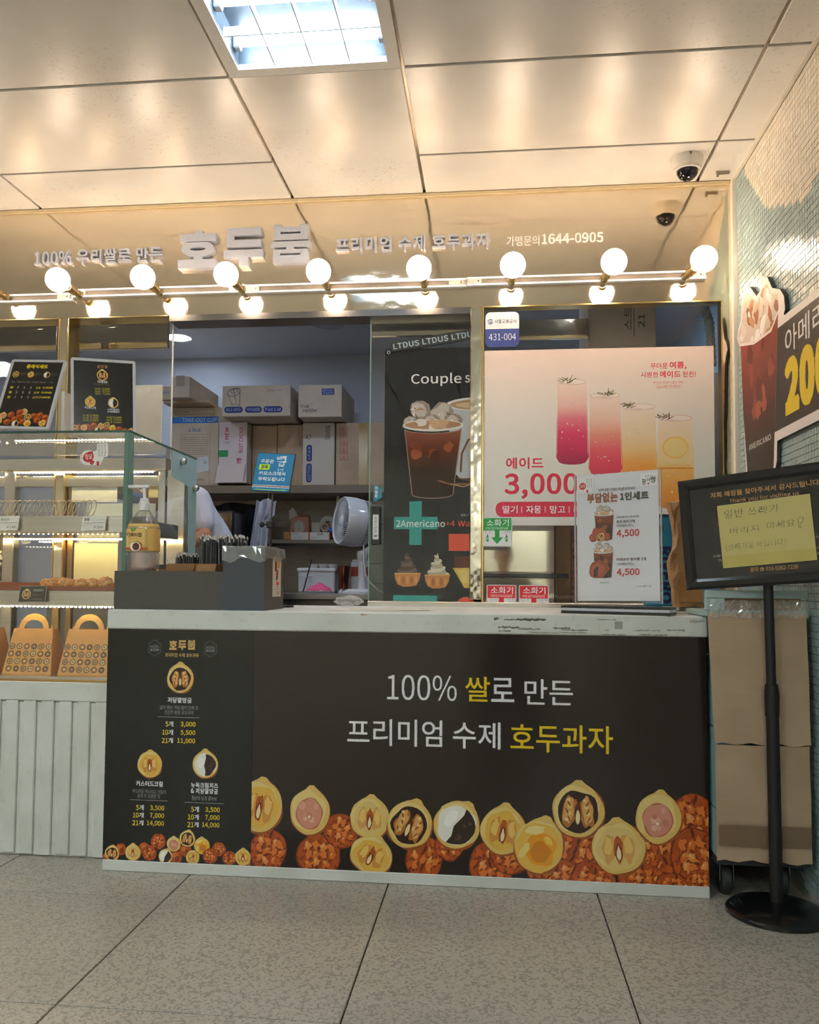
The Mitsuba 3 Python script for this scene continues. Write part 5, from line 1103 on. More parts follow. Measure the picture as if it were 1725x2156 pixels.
def k2(P):
    P.rect(0, 0, 185, 396, '#cdbfc0'); P.text('NEW', 38, 30, 64, 112, '#b8436a', .04, 90); P.text('BEST CHOICE', 132, 32, 158, 200, '#b8436a', .03, 90); P.text('새벽빵', 118, 232, 150, 312, '#b8436a', .06, 90); P.text('수분양', 22, 122, 72, 144, '#8f8a86'); P.rect(0, 182, 62, 226, '#3b8f5c'); P.text('신', 112, 350, 138, 372, '#b8436a', .03)
t1, F = carton('pink-white carton with NEW and BEST CHOICE in pink up its side', -1.766, -1.580, 5.335, 5.78, 1.658, 2.053, 'pale_cardboard', k2)
put('open_flap', F.plate(Polygon([(-.018, -.396), (.165, -.392), (.182, -.27), (.0, -.275)]), .010, .012), 'satin', '#c9bcbb', t1)
def k3(P):
    for x0, x1, s in ((16, 136, '92.5 파이+'), (150, 258, '아이스컵용'), (268, 390, 'Flat Lid')):
        P.rect(x0, 134, x1, 174, '#3d4272', 19); P.text(s, x0 + 12, 143, x1 - 12, 164, '#aab0cf', .02)
    P.add(affinity.rotate(affinity.scale(Point(75, 42).buffer(1), 42, 24), -14).boundary.buffer(1.8), '#4b4c5c'); P.add(affinity.rotate(affinity.scale(Point(78, 36).buffer(1), 24, 12), -14).boundary.buffer(1.4), '#4b4c5c'); P.line([(34, 56), (66, 122)], 3.4, '#4b4c5c'); P.line([(116, 40), (114, 126)], 3.4, '#4b4c5c'); P.line([(72, 30), (92, 104)], 3, '#4b4c5c'); P.line([(72, 28), (112, 16)], 3, '#4b4c5c'); P.line([(70, 124), (90, 114), (114, 126)], 2.6, '#4b4c5c'); P.text('일회용컵 뚜껑', 292, 28, 380, 40, '#6a6676')
carton('wide carton with a drawn cup and three dark pills reading Flat Lid', -1.700, -1.262, 5.18, 5.62, 2.058, 2.256, 'pale_cardboard', k3)
carton('plain brown carton just beside the pink-white one', -1.576, -1.408, 5.44, 5.80, 1.641, 2.050)
carton('plain brown carton behind the blue order notice', -1.403, -1.222, 5.43, 5.80, 1.641, 2.050)
def k4(P):
    P.text('Take-out', 40, 112, 98, 122, '#8f8a86'); P.text('Cup', 16, 124, 70, 150, '#3f3f4e', .03); P.text('Holder', 32, 150, 124, 174, '#3f3f4e', .03); P.rect(150, 26, 230, 66, '#4a5086', 3); P.text('컵홀더 12온스', 156, 32, 224, 44, '#b9bdd4'); P.text('1000 PCS', 160, 50, 218, 60, '#b9bdd4')
carton('carton lettered Cup Holder on top of the row', -1.215, -.938, 5.20, 5.68, 2.052, 2.258, 'pale_cardboard', k4)
def k5(P):
    P.rect(0, 0, 202, 400, '#b9b0a6'); P.rect(24, 142, 60, 250, '#3d4272', 16); P.text('스트로우', 32, 152, 52, 240, '#aab0cf', .0, 90); P.rect(24, 262, 60, 384, '#3d4272', 16); P.text('BEST PRICE', 34, 274, 51, 372, '#aab0cf', .0, 90); P.add(Point(38, 92).buffer(12).boundary.buffer(1.6), '#54525a'); P.rect(22, 82, 28, 102, '#54525a')
    P.add(sbox(150, 18, 174, 106).boundary.buffer(1.4), '#54525a')
    for i in range(7): P.rect(153, 26 + 11 * i, 171, 31 + 11 * i, '#54525a')
carton('carton with a white front and two upright dark pills', -1.217, -1.010, 5.36, 5.80, 1.641, 2.046, 'pale_cardboard', k5)
def k6(P):
    for i, y in enumerate((38, 92, 146, 196)):
        P.add(sbox(30, y, 76, y + 44).boundary.buffer(1.6), '#9c4b45'); P.line([(40, y + 34), (66, y + 34)], 4, '#9c4b45'); P.line([(44, y + 12), (53, y + 28), (62, y + 12)], 3, '#9c4b45')
t1, F = carton('large brown carton with red handling marks next to the sliding pane', -1.002, -.600, 5.36, 5.82, 1.641, 2.044, 'cardboard', k6)
put('tape', F.plate(sbox(.150, -.403, .205, .0), .0005, .001), 'gloss', '#8f7546', t1)

# back counter and what stands on it
t = thing('back_counter', 'steel-topped back counter under the shelves', 'counter')
put('top', bx(-2.7, .9, 4.90, 5.838, .922, .958, .003), 'steel', parent=t); put('body', bx(-2.7, .9, 4.95, 5.83, 0, .922), 'metal', '#7d776e', t)
t = thing('fan', 'white desk fan turned sideways on the back counter', 'fan')
fc = np.array([-.835, 5.03, 1.383]); ax = np.array([-.86, -.50, .10]); ax /= np.linalg.norm(ax)
WH = '#c6c9cf'
put('shroud', lathe([(.128, .070), (.140, .076), (.146, .066), (.148, .0), (.142, -.045), (.136, -.047), (.136, .0), (.128, .070)], 44, fc, ax), 'gloss', WH, t, smooth=50)
Rm = trimesh.geometry.align_vectors([0, 0, 1], ax)[:3, :3]
def turned(m): m = m.copy(); m.vertices = m.vertices @ Rm.T + fc; return m
for i in range(46):
    a0 = 2 * PI * i / 46; pts = [[r * math.cos(a0 + (r - .03) * 7), r * math.sin(a0 + (r - .03) * 7), .066 + .010 * math.sin((r - .03) / .1 * PI)] for r in np.linspace(.030, .132, 9)]
    put('front_grille_rib', turned(tube(pts, .0019, 5, False)), 'satin', '#b9bcc2', t)
put('hub', turned(lathe([(0, .078), (.024, .077), (.034, .070), (.034, .06)], 26)), 'satin', '#c9ccd1', t, smooth=40)
for i in range(5):
    a0 = 2 * PI * i / 5; B = []
    for r in np.linspace(.03, .122, 7):
        for s_ in (-.42, .42): B.append([r * math.cos(a0 + s_ + r * 2.5), r * math.sin(a0 + s_ + r * 2.5), .025 + s_ * .05])
    put('blade', turned(trimesh.Trimesh(B, [q_ for j in range(6) for q_ in ([2 * j, 2 * j + 1, 2 * j + 3], [2 * j, 2 * j + 3, 2 * j + 2])], process=False)), 'satin', '#7c7f86', t)
for i in range(40):
    a0 = 2 * PI * i / 40; put('rear_grille_rib', turned(tube([[.141 * math.cos(a0), .141 * math.sin(a0), -.045], [.132 * math.cos(a0), .132 * math.sin(a0), -.085], [.100 * math.cos(a0), .100 * math.sin(a0), -.125], [.05 * math.cos(a0), .05 * math.sin(a0), -.148]], .0022, 5, False)), 'satin', '#b0b3b9', t)
for r, z in ((.137, -.07), (.118, -.108), (.08, -.138)): put('rear_ring', turned(trimesh.creation.torus(r, .0024, major_sections=36, minor_sections=6, transform=trimesh.transformations.translation_matrix([0, 0, z]))), 'satin', '#b0b3b9', t)
put('motor', turned(lathe([(0, -.15), (.05, -.148), (.062, -.12), (.06, -.03), (0, -.03)], 24)), 'satin', '#a9acb3', t, smooth=40)
put('yoke', tube([fc + [.16, .06, -.03], fc + [.15, .05, -.10], fc + [.10, .02, -.165], fc + [.06, 0, -.20]], [.010, .014, .022, .030], 12), 'satin', '#bfc2c8', t, smooth=True)
put('neck', lathe([(.024, .972), (.024, 1.150), (.027, 1.153), (.034, 1.19), (.030, 1.21), (0, 1.212)], 22, (-.772, 5.03, 0)), 'gloss', WH, t, smooth=40)
put('base', lathe([(0, .985), (.10, .984), (.105, .978), (.115, .968), (.115, .958), (0, .958)], 36, (-.80, 5.03, 0)), 'gloss', WH, t, smooth=40); put('control_pad', bx(-.885, -.845, 4.935, 4.965, .9845, .9865), 'gloss', '#2b2c30', t)
t = thing('storage_box', 'white lidded plastic box on the back counter beside the shaker', 'box')
put('box', bx(-1.195, -.965, 5.18, 5.42, .959, 1.092, .008), 'satin', '#b4b9c4', t); put('lid', bx(-1.202, -.958, 5.172, 5.428, 1.088, 1.110, .006), 'satin', '#c2c6cf', t)
for i, x in enumerate((-1.12, -1.06, -1.00)):
    k = put(number('white_bowl'), lathe([(0, 1.111), (.022, 1.111), (.036, 1.135), (.033, 1.136), (.02, 1.116), (0, 1.115)], 20, (x, 5.30, 0)), 'gloss', '#c3bfb9', smooth=40); tag(k, ['small white bowl on the box lid, above the cup\'s straw', 'small white bowl in the middle of the box lid', 'small white bowl on the box lid beside the shaker'][i], 'bowl', 'bowls on the white box')
t = thing('plastic_cup', 'clear plastic cup with a black straw on the back counter', 'cup')
put('cup', lathe([(0, .960), (.026, .960), (.037, 1.052), (.040, 1.053), (.040, 1.056)], 24, (-1.12, 5.05, 0)), 'glass', parent=t, smooth=40); put('rim', trimesh.creation.torus(.0385, .0018, major_sections=24, minor_sections=6, transform=trimesh.transformations.translation_matrix([-1.12, 5.05, 1.054])), 'gloss', '#c9ccd0', t); put('straw', cyl([-1.132, 5.045, .964], [-1.088, 5.07, 1.158], .004, 8), 'satin', '#1c1c1f', t)
k = put(number('pink_cloth'), trimesh.Trimesh(*(lambda g: (np.c_[g.vertices[:, 0] * .075 - 1.02, g.vertices[:, 1] * .04 + 4.98, .962 + np.abs(g.vertices[:, 2]) * .045 * (1 - .5 * np.abs(g.vertices[:, 0])) + meshkit.noise(g.vertices * 4, 3) * .018], g.faces))(trimesh.creation.icosphere(subdivisions=3))), 'matte', '#d8638e', smooth=True); tag(k, 'crumpled pink cloth on the back counter', 'cloth')
t = thing('shaker_cup', 'polished copper shaker cup on the back counter behind the fan base', 'cup')
put('cup', lathe([(0, .960), (.030, .960), (.0385, 1.122), (.0395, 1.124), (.0375, 1.124)], 28, (-.912, 5.195, 0)), 'chrome', '#8a5548', t, smooth=40)
for i, x in enumerate((-.845, -.775)):
    t = thing('milk_carton', ['red and white carton beside the copper shaker, behind the fan', 'red and white carton behind the fan\'s neck, by the pane'][i], 'carton'); put('carton', bx(x - .033, x + .033, 5.26, 5.33, .959, 1.150, .002), 'satin', '#b9bec4', t); put('red_band', bx(x - .0335, x + .0335, 5.2592, 5.3305, 1.060, 1.120), 'satin', '#8f3327', t); put('gable', bx(x - .030, x + .030, 5.29, 5.30, 1.150, 1.166), 'satin', '#aab4ae', t)
# lower wall shelf
t = thing('wall_shelf', 'narrow steel wall shelf under the long one', 'shelf'); put('plank', bx(-1.62, -.66, 5.50, 5.842, 1.262, 1.300, .003), 'satin', '#6f665c', t); put('front_lip', bx(-1.62, -.66, 5.497, 5.502, 1.258, 1.276), 'metal', '#3b3937', t)
t = thing('paper_tray', 'orange cardboard tray with white labels on the narrow wall shelf', 'tray'); put('tray', bx(-1.375, -1.065, 5.52, 5.72, 1.301, 1.352, .002), 'satin', '#a06a3c', t)
F = facing(-1.375, 5.5195, 1.352)
for i, (a, b) in enumerate(((.05, .165), (.178, .305))): put('paper_label', F.plate(sbox(a, -.056, b, -.002), 0, .0008), 'satin', '#b9b8b4', t)
P = Print(); P.text('218', 225, 6, 262, 22, '#3a3a3a', .04); P.text('유통기한', 56, 8, 96, 18, '#5a5a5a'); P.text('냉장 보관', 60, 32, 120, 42, '#77756f'); P.text('개봉 후', 184, 32, 240, 42, '#77756f'); P.put(Frame(F.o + F.n * .001, F.u, F.v), t, name='lettering')
t = thing('wipes_pack', 'pink packet of wipes standing on the narrow wall shelf', 'packet')
put('pack', cat([trimesh.convex.convex_hull(np.array([[-1.345, 5.56, 1.353], [-1.215, 5.56, 1.353], [-1.345, 5.64, 1.353], [-1.215, 5.64, 1.353], [-1.335, 5.58, 1.455], [-1.225, 5.58, 1.455], [-1.335, 5.62, 1.46], [-1.222, 5.62, 1.475], [-1.350, 5.60, 1.40], [-1.208, 5.6, 1.40]]))]), 'satin', '#c79080', t); put('loose_end', trimesh.convex.convex_hull(np.array([[-1.355, 5.60, 1.44], [-1.30, 5.60, 1.462], [-1.365, 5.605, 1.50], [-1.335, 5.605, 1.52], [-1.31, 5.61, 1.49]])), 'satin', '#b4aeb0', t)
P = Print(); P.disc(60, 68, 40, '#c9c9cc', 44); P.add(affinity.scale(Point(60, 68).buffer(1), 33, 37).boundary.buffer(1), '#8c8c90'); P.text('물티슈', 52, 44, 68, 92, '#6a6a6c', 0, 90); P.put(facing(-1.340, 5.559, 1.455), t, name='lettering')
k = put(number('small_box'), bx(-1.198, -1.138, 5.56, 5.62, 1.3535, 1.418, .002), 'satin', '#b3b6b8'); tag(k, 'small white box between the pink wipes and the paper roll', 'box')
t = thing('paper_roll', 'white toilet paper roll lying end-on on the narrow wall shelf', 'paper roll')
put('roll', lathe([(.020, 0), (.052, 0), (.053, .004), (.053, .10), (.020, .10), (.020, 0)], 30, (-1.085, 5.55, 1.408), [-.1, 1, 0]), 'matte', '#b7babc', t, smooth=40)
k = put(number('tape_roll'), cat([lathe([(.018, 0), (.029, 0), (.029, .02), (.018, .02), (.018, 0)], 22, (-1.098, 5.515, 1.382), [0, 1, .1])]), 'satin', '#a08670', smooth=40); tag(k, 'brown tape roll in front of the paper roll', 'tape')
k = put(number('blue_object'), bx(-1.075, -1.03, 5.515, 5.545, 1.3535, 1.376, .004), 'satin', '#2f62b4'); tag(k, 'small blue object beside the brown tape roll', 'case')  # small blue object of unclear use, built as a plain box
# things hanging and standing at the back
t = thing('white_towel', 'white towel hanging in folds from the long shelf', 'towel')
nx, nz = 26, 16; V = []
for j in range(nz):
    v_ = j / (nz - 1)
    for i in range(nx):
        u_ = i / (nx - 1); wv = .020 * math.sin(u_ * 17 + v_ * 1.4) + .010 * math.sin(u_ * 31 - v_ * 2)
        x = -1.500 + (.105 + .015 * v_) * u_ - .035 * v_ + (.03 * u_ if v_ < .4 else .0); V.append([x, 5.30 + wv - .03 * v_, 1.545 - .31 * v_ - .012 * math.sin(u_ * 9) * (v_ < .05)])
put('towel', trimesh.Trimesh(V, [q_ for j in range(nz - 1) for i in range(nx - 1) for q_ in ([j * nx + i, j * nx + i + 1, (j + 1) * nx + i + 1], [j * nx + i, (j + 1) * nx + i + 1, (j + 1) * nx + i])], process=False), 'matte', '#b7bac6', t, smooth=True); put('hook', cyl([-1.43, 5.33, 1.54], [-1.43, 5.33, 1.587], .003, 8), 'metal', '#88857f', t)
t = thing('black_jacket', 'black jacket hanging beside the white towel', 'jacket')
V = []
for j in range(14):
    v_ = j / 13
    for i in range(22):
        u_ = i / 21; V.append([-1.86 + .36 * u_ + .02 * math.sin(v_ * 5), 5.46 + .03 * math.sin(u_ * 13 + v_ * 3) - .05 * math.sin(u_ * PI), 1.54 - .46 * v_ - .05 * abs(u_ - .5) * (v_ < .1)])
put('cloth', trimesh.Trimesh(V, [q_ for j in range(13) for i in range(21) for q_ in ([j * 22 + i, j * 22 + i + 1, (j + 1) * 22 + i + 1], [j * 22 + i, (j + 1) * 22 + i + 1, (j + 1) * 22 + i])], process=False), 'matte', '#1b1b1e', t, smooth=True)
k = put(number('black_machine'), bx(-1.80, -1.56, 5.02, 5.32, .959, 1.452, .012), 'gloss', '#1a1a1d'); tag(k, 'tall black machine on the back counter behind the straws', 'machine')
k = put(number('yellow_folder'), bx(-1.885, -1.845, 5.05, 5.30, .959, 1.43, .003), 'satin', '#a8963a'); tag(k, 'yellow folder standing behind the worker\'s sleeve', 'folder')
t = thing('white_canister', 'narrow white canister with blue marks next to the yellow folder', 'canister'); put('body', bx(-1.842, -1.808, 5.03, 5.28, .959, 1.452, .006), 'satin', '#a9b2ba', t); put('blue_label', bx(-1.809, -1.804, 5.03, 5.10, 1.22, 1.38), 'satin', '#2f7fa8', t)
k = put(number('dark_bag'), trimesh.Trimesh(*(lambda g: (g.vertices * [.20, .10, .10] * (1 + .25 * (meshkit.noise(g.vertices * 3, 8)[:, None] - .5)) + [-2.12, 5.32, 1.47], g.faces))(trimesh.creation.icosphere(subdivisions=3))), 'gloss', '#161619', smooth=True); tag(k, 'black plastic bag hanging under the long shelf behind the worker', 'bag')
t = thing('tiled_pillar', 'low dark green tiled pillar behind the sliding pane', 'pillar'); put('core', bx(-.58, -.36, 4.006, 4.12, 0, 1.395), 'matte', '#18211e', t)
for i in range(3):
    for j in range(10):
        put('tile', bx(-.579 + .0735 * i, -.579 + .0735 * i + .071, 4.0, 4.008, 1.394 - .0935 * (j + 1) + .002, 1.394 - .0935 * j, .001), 'gloss', ['#2b3b35', '#27362f', '#2f3f38'][(i + 2 * j) % 3], t)
t = thing('door_button', 'black door button with a white label 눌러주세요 on the sliding pane', 'button'); put('case', bx(-.533, -.492, YF + .004, YF + .028, 1.192, 1.362, .004), 'gloss', '#141517', t); put('label', bx(-.527, -.500, YF + .002, YF + .0045, 1.215, 1.325, .001), 'satin', '#c4c6c8', t)
P = Print()
for i, ch in enumerate('눌러주세요'): P.text(ch, 9.5, 12 + i * 14, 17, 21 + i * 14, '#2a2a2c', .02)
P.rect(7, 92, 20, 97, '#2a2a2c'); P.put(facing(-.527, YF + .002, 1.325), t, name='lettering')
t = thing('door_sticker', 'blue sticker reading 자동문 on the sliding pane\'s edge', 'sticker'); F = facing(-.527, YF + .0325, 1.466); put('sheet', F.plate(Polygon([(0, -.004), (.030, -.018), (.036, -.018), (.036, -.062), (.004, -.083), (0, -.076)]), -.0008, 0), 'satin', '#2d7f9c', t)
P = Print()
for i, ch in enumerate('자동문'): P.text(ch, 4, 12 + i * 18, 18, 27 + i * 18, 'white', .04)
P.disc(26, 38, 4, '#b04a6a'); P.put(F, t, name='lettering')
k = put(number('white_cable'), tube([[-.60, 3.95, 1.20], [-.595, 3.93, 1.12], [-.585, 3.92, 1.06], [-.56, 3.92, 1.02], [-.52, 3.93, .985], [-.48, 3.95, .97]], .0035, 8), 'satin', '#a9aaac', smooth=True); tag(k, 'white cable drooping beside the green tiled pillar', 'cable')
k = put(number('socket_plate'), bx(-.50, -.45, 3.993, 3.999, .985, 1.04, .002), 'satin', '#a9a89c'); tag(k, 'small pale socket plate on the green tiled pillar', 'socket')
# right-hand part, seen through the drinks window
scene['brushed_door'] = two(pr(VC, 0.06, 0.85, 0.6))
t = thing('steel_fridge', 'brushed steel fridge standing behind the fire extinguisher stickers', 'fridge'); put('body', bx(-.05, .285, 3.93, 4.5, 0, 1.36, .006), 'steel', parent=t); put('door', bx(-.045, .28, 3.915, 3.93, 1.075, 1.35, .004), 'brushed_door', '#d2cbb8', t); put('dark_rail', bx(-.05, .340, 3.905, 3.915, 1.052, 1.072, .002), 'gloss', '#2a2d2f', t); put('door', bx(-.045, .28, 3.915, 3.93, .60, 1.05, .004), 'brushed_door', '#d2cbb8', t)
k = put(number('beige_board'), bx(.30, .42, 4.10, 4.11, .70, 1.36), 'satin', '#c09a6a'); tag(k, 'beige board beside the steel fridge', 'board')
t = thing('brown_board', 'dark brown ribbed board standing behind the set menu', 'board'); put('core', bx(.352, .376, 3.86, 3.95, .93, 1.330), 'satin', '#5e3527', t)
for i in range(11): put('rib', bx(.350, .378, 3.852, 3.862, .945 + .034 * i, .972 + .034 * i, .006), 'satin', '#6e4332', t)
t, F = carton('grey carton lettered 스트로우 21 above the drinks poster', .445, .760, 4.05, 4.45, 2.0, 2.55, 'pale_cardboard', lambda P: (P.text('스트로우', 168, 100, 206, 330, '#3f434b', .02, 90), P.rect(212, 150, 215, 360, '#3f434b'), P.text('21', 232, 255, 262, 318, '#3f434b', .02, 90), P.text('위생', 40, 120, 58, 170, '#6a6e75', 0, 90)))
t = thing('overhead_cabinet', 'pale cabinet high up behind the drinks poster', 'cabinet'); put('body', bx(.30, 1.19, 4.0, 4.6, 1.50, 1.998, .004), 'satin', '#9aa4ac', t)
t = thing('metal_hose', 'grey ribbed hose curving down behind the drinks window corner', 'hose'); pts = [[.80, 4.10, 2.58], [.88, 4.05, 2.47], [.95, 4.0, 2.36], [.985, 3.98, 2.22], [.99, 3.97, 2.02]]
pp = np.array([np.array(pts)]).reshape(-1, 3); tt_ = np.linspace(0, 4, 90); path = np.stack([np.interp(tt_, range(5), pp[:, k]) for k in range(3)], 1)
for _ in range(6): path[1:-1] = (path[:-2] + path[1:-1] * 2 + path[2:]) / 4
put('hose', tube(path, .020 + .0025 * np.sin(np.arange(90) * 2.1), 14), 'satin', '#7f858b', t, smooth=True)

# ------------------------------------------------------------------ the worker behind the case
def chain(joints):
    """(point, radius) joints -> manifold of hulled bones."""
    sph = [m3.Manifold.sphere(r, 20).translate([float(a) for a in p]) for p, r in joints]
    return m3.Manifold.batch_boolean([m3.Manifold.batch_hull([a, b]) for a, b in zip(sph[:-1], sph[1:])], m3.OpType.Add)
def fleshed(parts, edge=.014, it=10):
    m = m3.Manifold.batch_boolean(parts, m3.OpType.Add).refine_to_length(edge).to_mesh()
    t_ = trimesh.Trimesh(m.vert_properties[:, :3], m.tri_verts, process=True); 
    if it: trimesh.smoothing.filter_taubin(t_, iterations=it)
    return t_
who = thing('person', 'worker in a white T-shirt bending down behind the display case, arm showing beside its glass', 'person')
J = dict(hip=(-1.40, 4.46, .96), waist=(-1.44, 4.40, 1.10), chest=(-1.55, 4.27, 1.32), neck=(-1.635, 4.17, 1.425), head=(-1.700, 4.090, 1.470),
         sR=(-1.500, 4.190, 1.425), eR=(-1.432, 4.110, 1.255), wR=(-1.575, 3.985, 1.140), sL=(-1.690, 4.330, 1.400), eL=(-1.800, 4.220, 1.200), wL=(-1.740, 4.030, 1.110))
hd = lambda o, r: m3.Manifold.sphere(1, 28).scale([float(x) for x in r]).translate([float(a) for a in o])
H = np.array(J['head'])
fing = []
for w, e in (('wR', 'eR'), ('wL', 'eL')):
    d = np.array(J[w]) - np.array(J[e]); d /= np.linalg.norm(d); sd = np.cross(d, [0, 0, 1]); sd /= np.linalg.norm(sd); p = np.array(J[w])
    fing.append(chain([(p, .024), (p + d * .055, .028)])); fing.append(chain([(p + d * .03 + sd * .03, .014), (p + d * .095 + sd * .034, .011)]))
    for k, L in enumerate((.070, .080, .074, .058)):
        b = p + d * .07 + sd * (-.027 + .018 * k); fing.append(chain([(b, .0095), (b + d * L * .55 + [0, 0, -.010], .0088), (b + d * L * .85 + [0, 0, -.030], .0075)]))
    b = p + d * .025 - sd * .030; fing.append(chain([(b, .012), (b + d * .035 - sd * .018, .010), (b + d * .060 - sd * .016, .0085)]))
skin = [hd(H, (.076, .088, .106)), hd(H + [-.035, -.055, -.045], (.050, .050, .060)), chain([(J['chest'], .06), (J['neck'], .052), (H, .050)]), hd(H + [-.055, -.080, -.005], (.012, .016, .020)), hd(H + [.060, -.035, -.005], (.012, .020, .030)), hd(H + [-.055, .055, -.005], (.020, .012, .030)),
        chain([(J['hip'], .13), (J['waist'], .125), (J['chest'], .130)]), chain([(J['sL'], .062), (J['chest'], .11), (J['sR'], .062)]),
        chain([(J['sR'], .052), (J['eR'], .041), (J['wR'], .027)]), chain([(J['sL'], .052), (J['eL'], .041), (J['wL'], .027)]),
        chain([((-1.33, 4.47, .92), .095), ((-1.31, 4.42, .50), .062), ((-1.30, 4.50, .08), .045)]), chain([((-1.49, 4.50, .92), .095), ((-1.50, 4.46, .50), .062), ((-1.50, 4.54, .08), .045)]),
        chain([((-1.30, 4.50, .05), .045), ((-1.34, 4.38, .035), .034)]), chain([((-1.50, 4.54, .05), .045), ((-1.54, 4.42, .035), .034)])] + fing
put('body', fleshed(skin), 'satin', '#b07e68', who, smooth=True)
shirt = [chain([(J['waist'], .148), (J['chest'], .150)]), chain([((-1.405, 4.45, .98), .150), (J['waist'], .148)]), chain([(J['sL'], .080), (J['chest'], .135), (J['sR'], .080)]), chain([(J['sR'], .078), ((-1.455, 4.137, 1.312), .068)]), chain([(J['sL'], .078), ((-1.755, 4.27, 1.285), .066)])]
sm = fleshed(shirt, .013, 6); v = sm.vertices; nn = meshkit.noise(v * [14, 14, 9], 4) - .5; sm.vertices = v + sm.vertex_normals * (nn * .014)[:, None]
put('shirt', sm, 'matte', '#c3c8d8', who, smooth=True)
put('trousers', fleshed([chain([((-1.36, 4.46, .95), .132), ((-1.46, 4.47, .94), .132)]), chain([((-1.33, 4.47, .90), .108), ((-1.31, 4.42, .50), .076), ((-1.30, 4.50, .12), .062)]), chain([((-1.49, 4.50, .90), .108), ((-1.50, 4.46, .50), .076), ((-1.50, 4.54, .12), .062)])], .016, 0), 'matte', '#2a2c33', who, smooth=True)
hair = m3.Manifold.batch_boolean([hd(H + [.012, .016, .018], (.086, .096, .108)), hd(H + [-.060, -.085, -.050], (.080, .075, .085))], m3.OpType.Subtract)
put('hair', fleshed([hair], .012, 4), 'satin', '#17161a', who, smooth=True)
for sd in ((-.068, -.058), (-.028, -.083)): put('eye', ball(H + [sd[0], sd[1], .004], .009, 2), 'gloss', '#e4e0da', who)
put('mask', fleshed([hd(H + [-.042, -.064, -.050], (.056, .052, .050))], .012, 3), 'matte', '#5f7fae', who, smooth=True)

# the one who takes the picture, outside the frame: mirrored in the steel fridge door
me = thing('person', 'dark-haired kneeling person in a grey top, outside the frame, mirrored in the steel fridge door', 'person')
H = np.array([.10, -.20, 1.275]); K = lambda *a: H + np.array(a)
fing = []
for sx in (-1, 1):
    p = K(sx * .20, .10, -.62); d = np.array([-sx * .25, .55, -.35]); d /= np.linalg.norm(d); sd = np.array([sx * .9, .4, 0]); sd /= np.linalg.norm(sd)
    fing.append(chain([(p, .024), (p + d * .06, .028)])); fing.append(chain([(p + d * .03 + sd * .026, .015), (p + d * .09 + sd * .026, .012)]))
    for k, L in enumerate((.070, .080, .074, .058)):
        b = p + d * .07 + sd * (-.027 + .018 * k); fing.append(chain([(b, .0095), (b + d * L * .55 + [0, 0, -.010], .0088), (b + d * L * .85 + [0, 0, -.026], .0075)]))
    b = p + d * .02 - sd * .028; fing.append(chain([(b, .012), (b + d * .035 - sd * .018, .010), (b + d * .060 - sd * .016, .0085)]))
arms = [chain([(K(sx * .185, -.05, -.26), .05), (K(sx * .25, -.07, -.52), .041), (K(sx * .20, .10, -.62), .027)]) for sx in (-1, 1)]
legs = [chain([(K(sx * .10, -.10, -.78), .095), (K(sx * .14, .18, -1.16), .070), (K(sx * .12, -.26, -1.205), .055), (K(sx * .12, -.36, -1.235), .038)]) for sx in (-1, 1)]
trunk = [chain([(K(0, -.10, -.74), .135), (K(0, -.06, -.52), .125), (K(0, -.05, -.36), .135)]), chain([(K(-.16, -.05, -.27), .065), (K(0, -.05, -.30), .12), (K(.16, -.05, -.27), .065)])]
put('body', fleshed([hd(H, (.074, .092, .108)), hd(K(0, .035, -.055), (.052, .055, .060)), hd(K(0, .095, -.012), (.014, .020, .022)), hd(K(-.074, 0, -.01), (.012, .020, .030)), hd(K(.074, 0, -.01), (.012, .020, .030)), chain([(K(0, -.03, -.24), .06), (K(0, -.01, -.10), .052)])] + trunk + arms + legs + fing), 'satin', '#b98468', me, smooth=True)
put('top', fleshed([chain([(K(0, -.10, -.72), .152), (K(0, -.06, -.52), .146), (K(0, -.05, -.36), .152)]), chain([(K(-.165, -.05, -.27), .080), (K(0, -.05, -.31), .138), (K(.165, -.05, -.27), .080)])] + [chain([(K(sx * .185, -.05, -.26), .072), (K(sx * .222, -.06, -.40), .064)]) for sx in (-1, 1)], .016, 6), 'matte', '#6d6f76', me, smooth=True)
put('trousers', fleshed([chain([(K(0, -.10, -.72), .150), (K(0, -.10, -.78), .148)])] + [chain([(K(sx * .10, -.10, -.78), .108), (K(sx * .14, .18, -1.16), .082), (K(sx * .12, -.26, -1.205), .066)]) for sx in (-1, 1)], .016, 0), 'matte', '#23252b', me, smooth=True)
put('hair', fleshed([m3.Manifold.batch_boolean([hd(K(0, -.016, .020), (.084, .098, .110)), hd(K(0, .085, -.050), (.080, .075, .085))], m3.OpType.Subtract)], .012, 4), 'satin', '#17161a', me, smooth=True)
for sx in (-.030, .030):
    put('eye', ball(K(sx, .084, .006), .010, 2), 'gloss', '#e4e0da', me); put('brow', ball(K(sx, .088, .026), [.016, .006, .004], 1), 'satin', '#1c1a1a', me)
put('mouth', ball(K(0, .088, -.055), [.020, .006, .005], 1), 'satin', '#8a4a42', me)

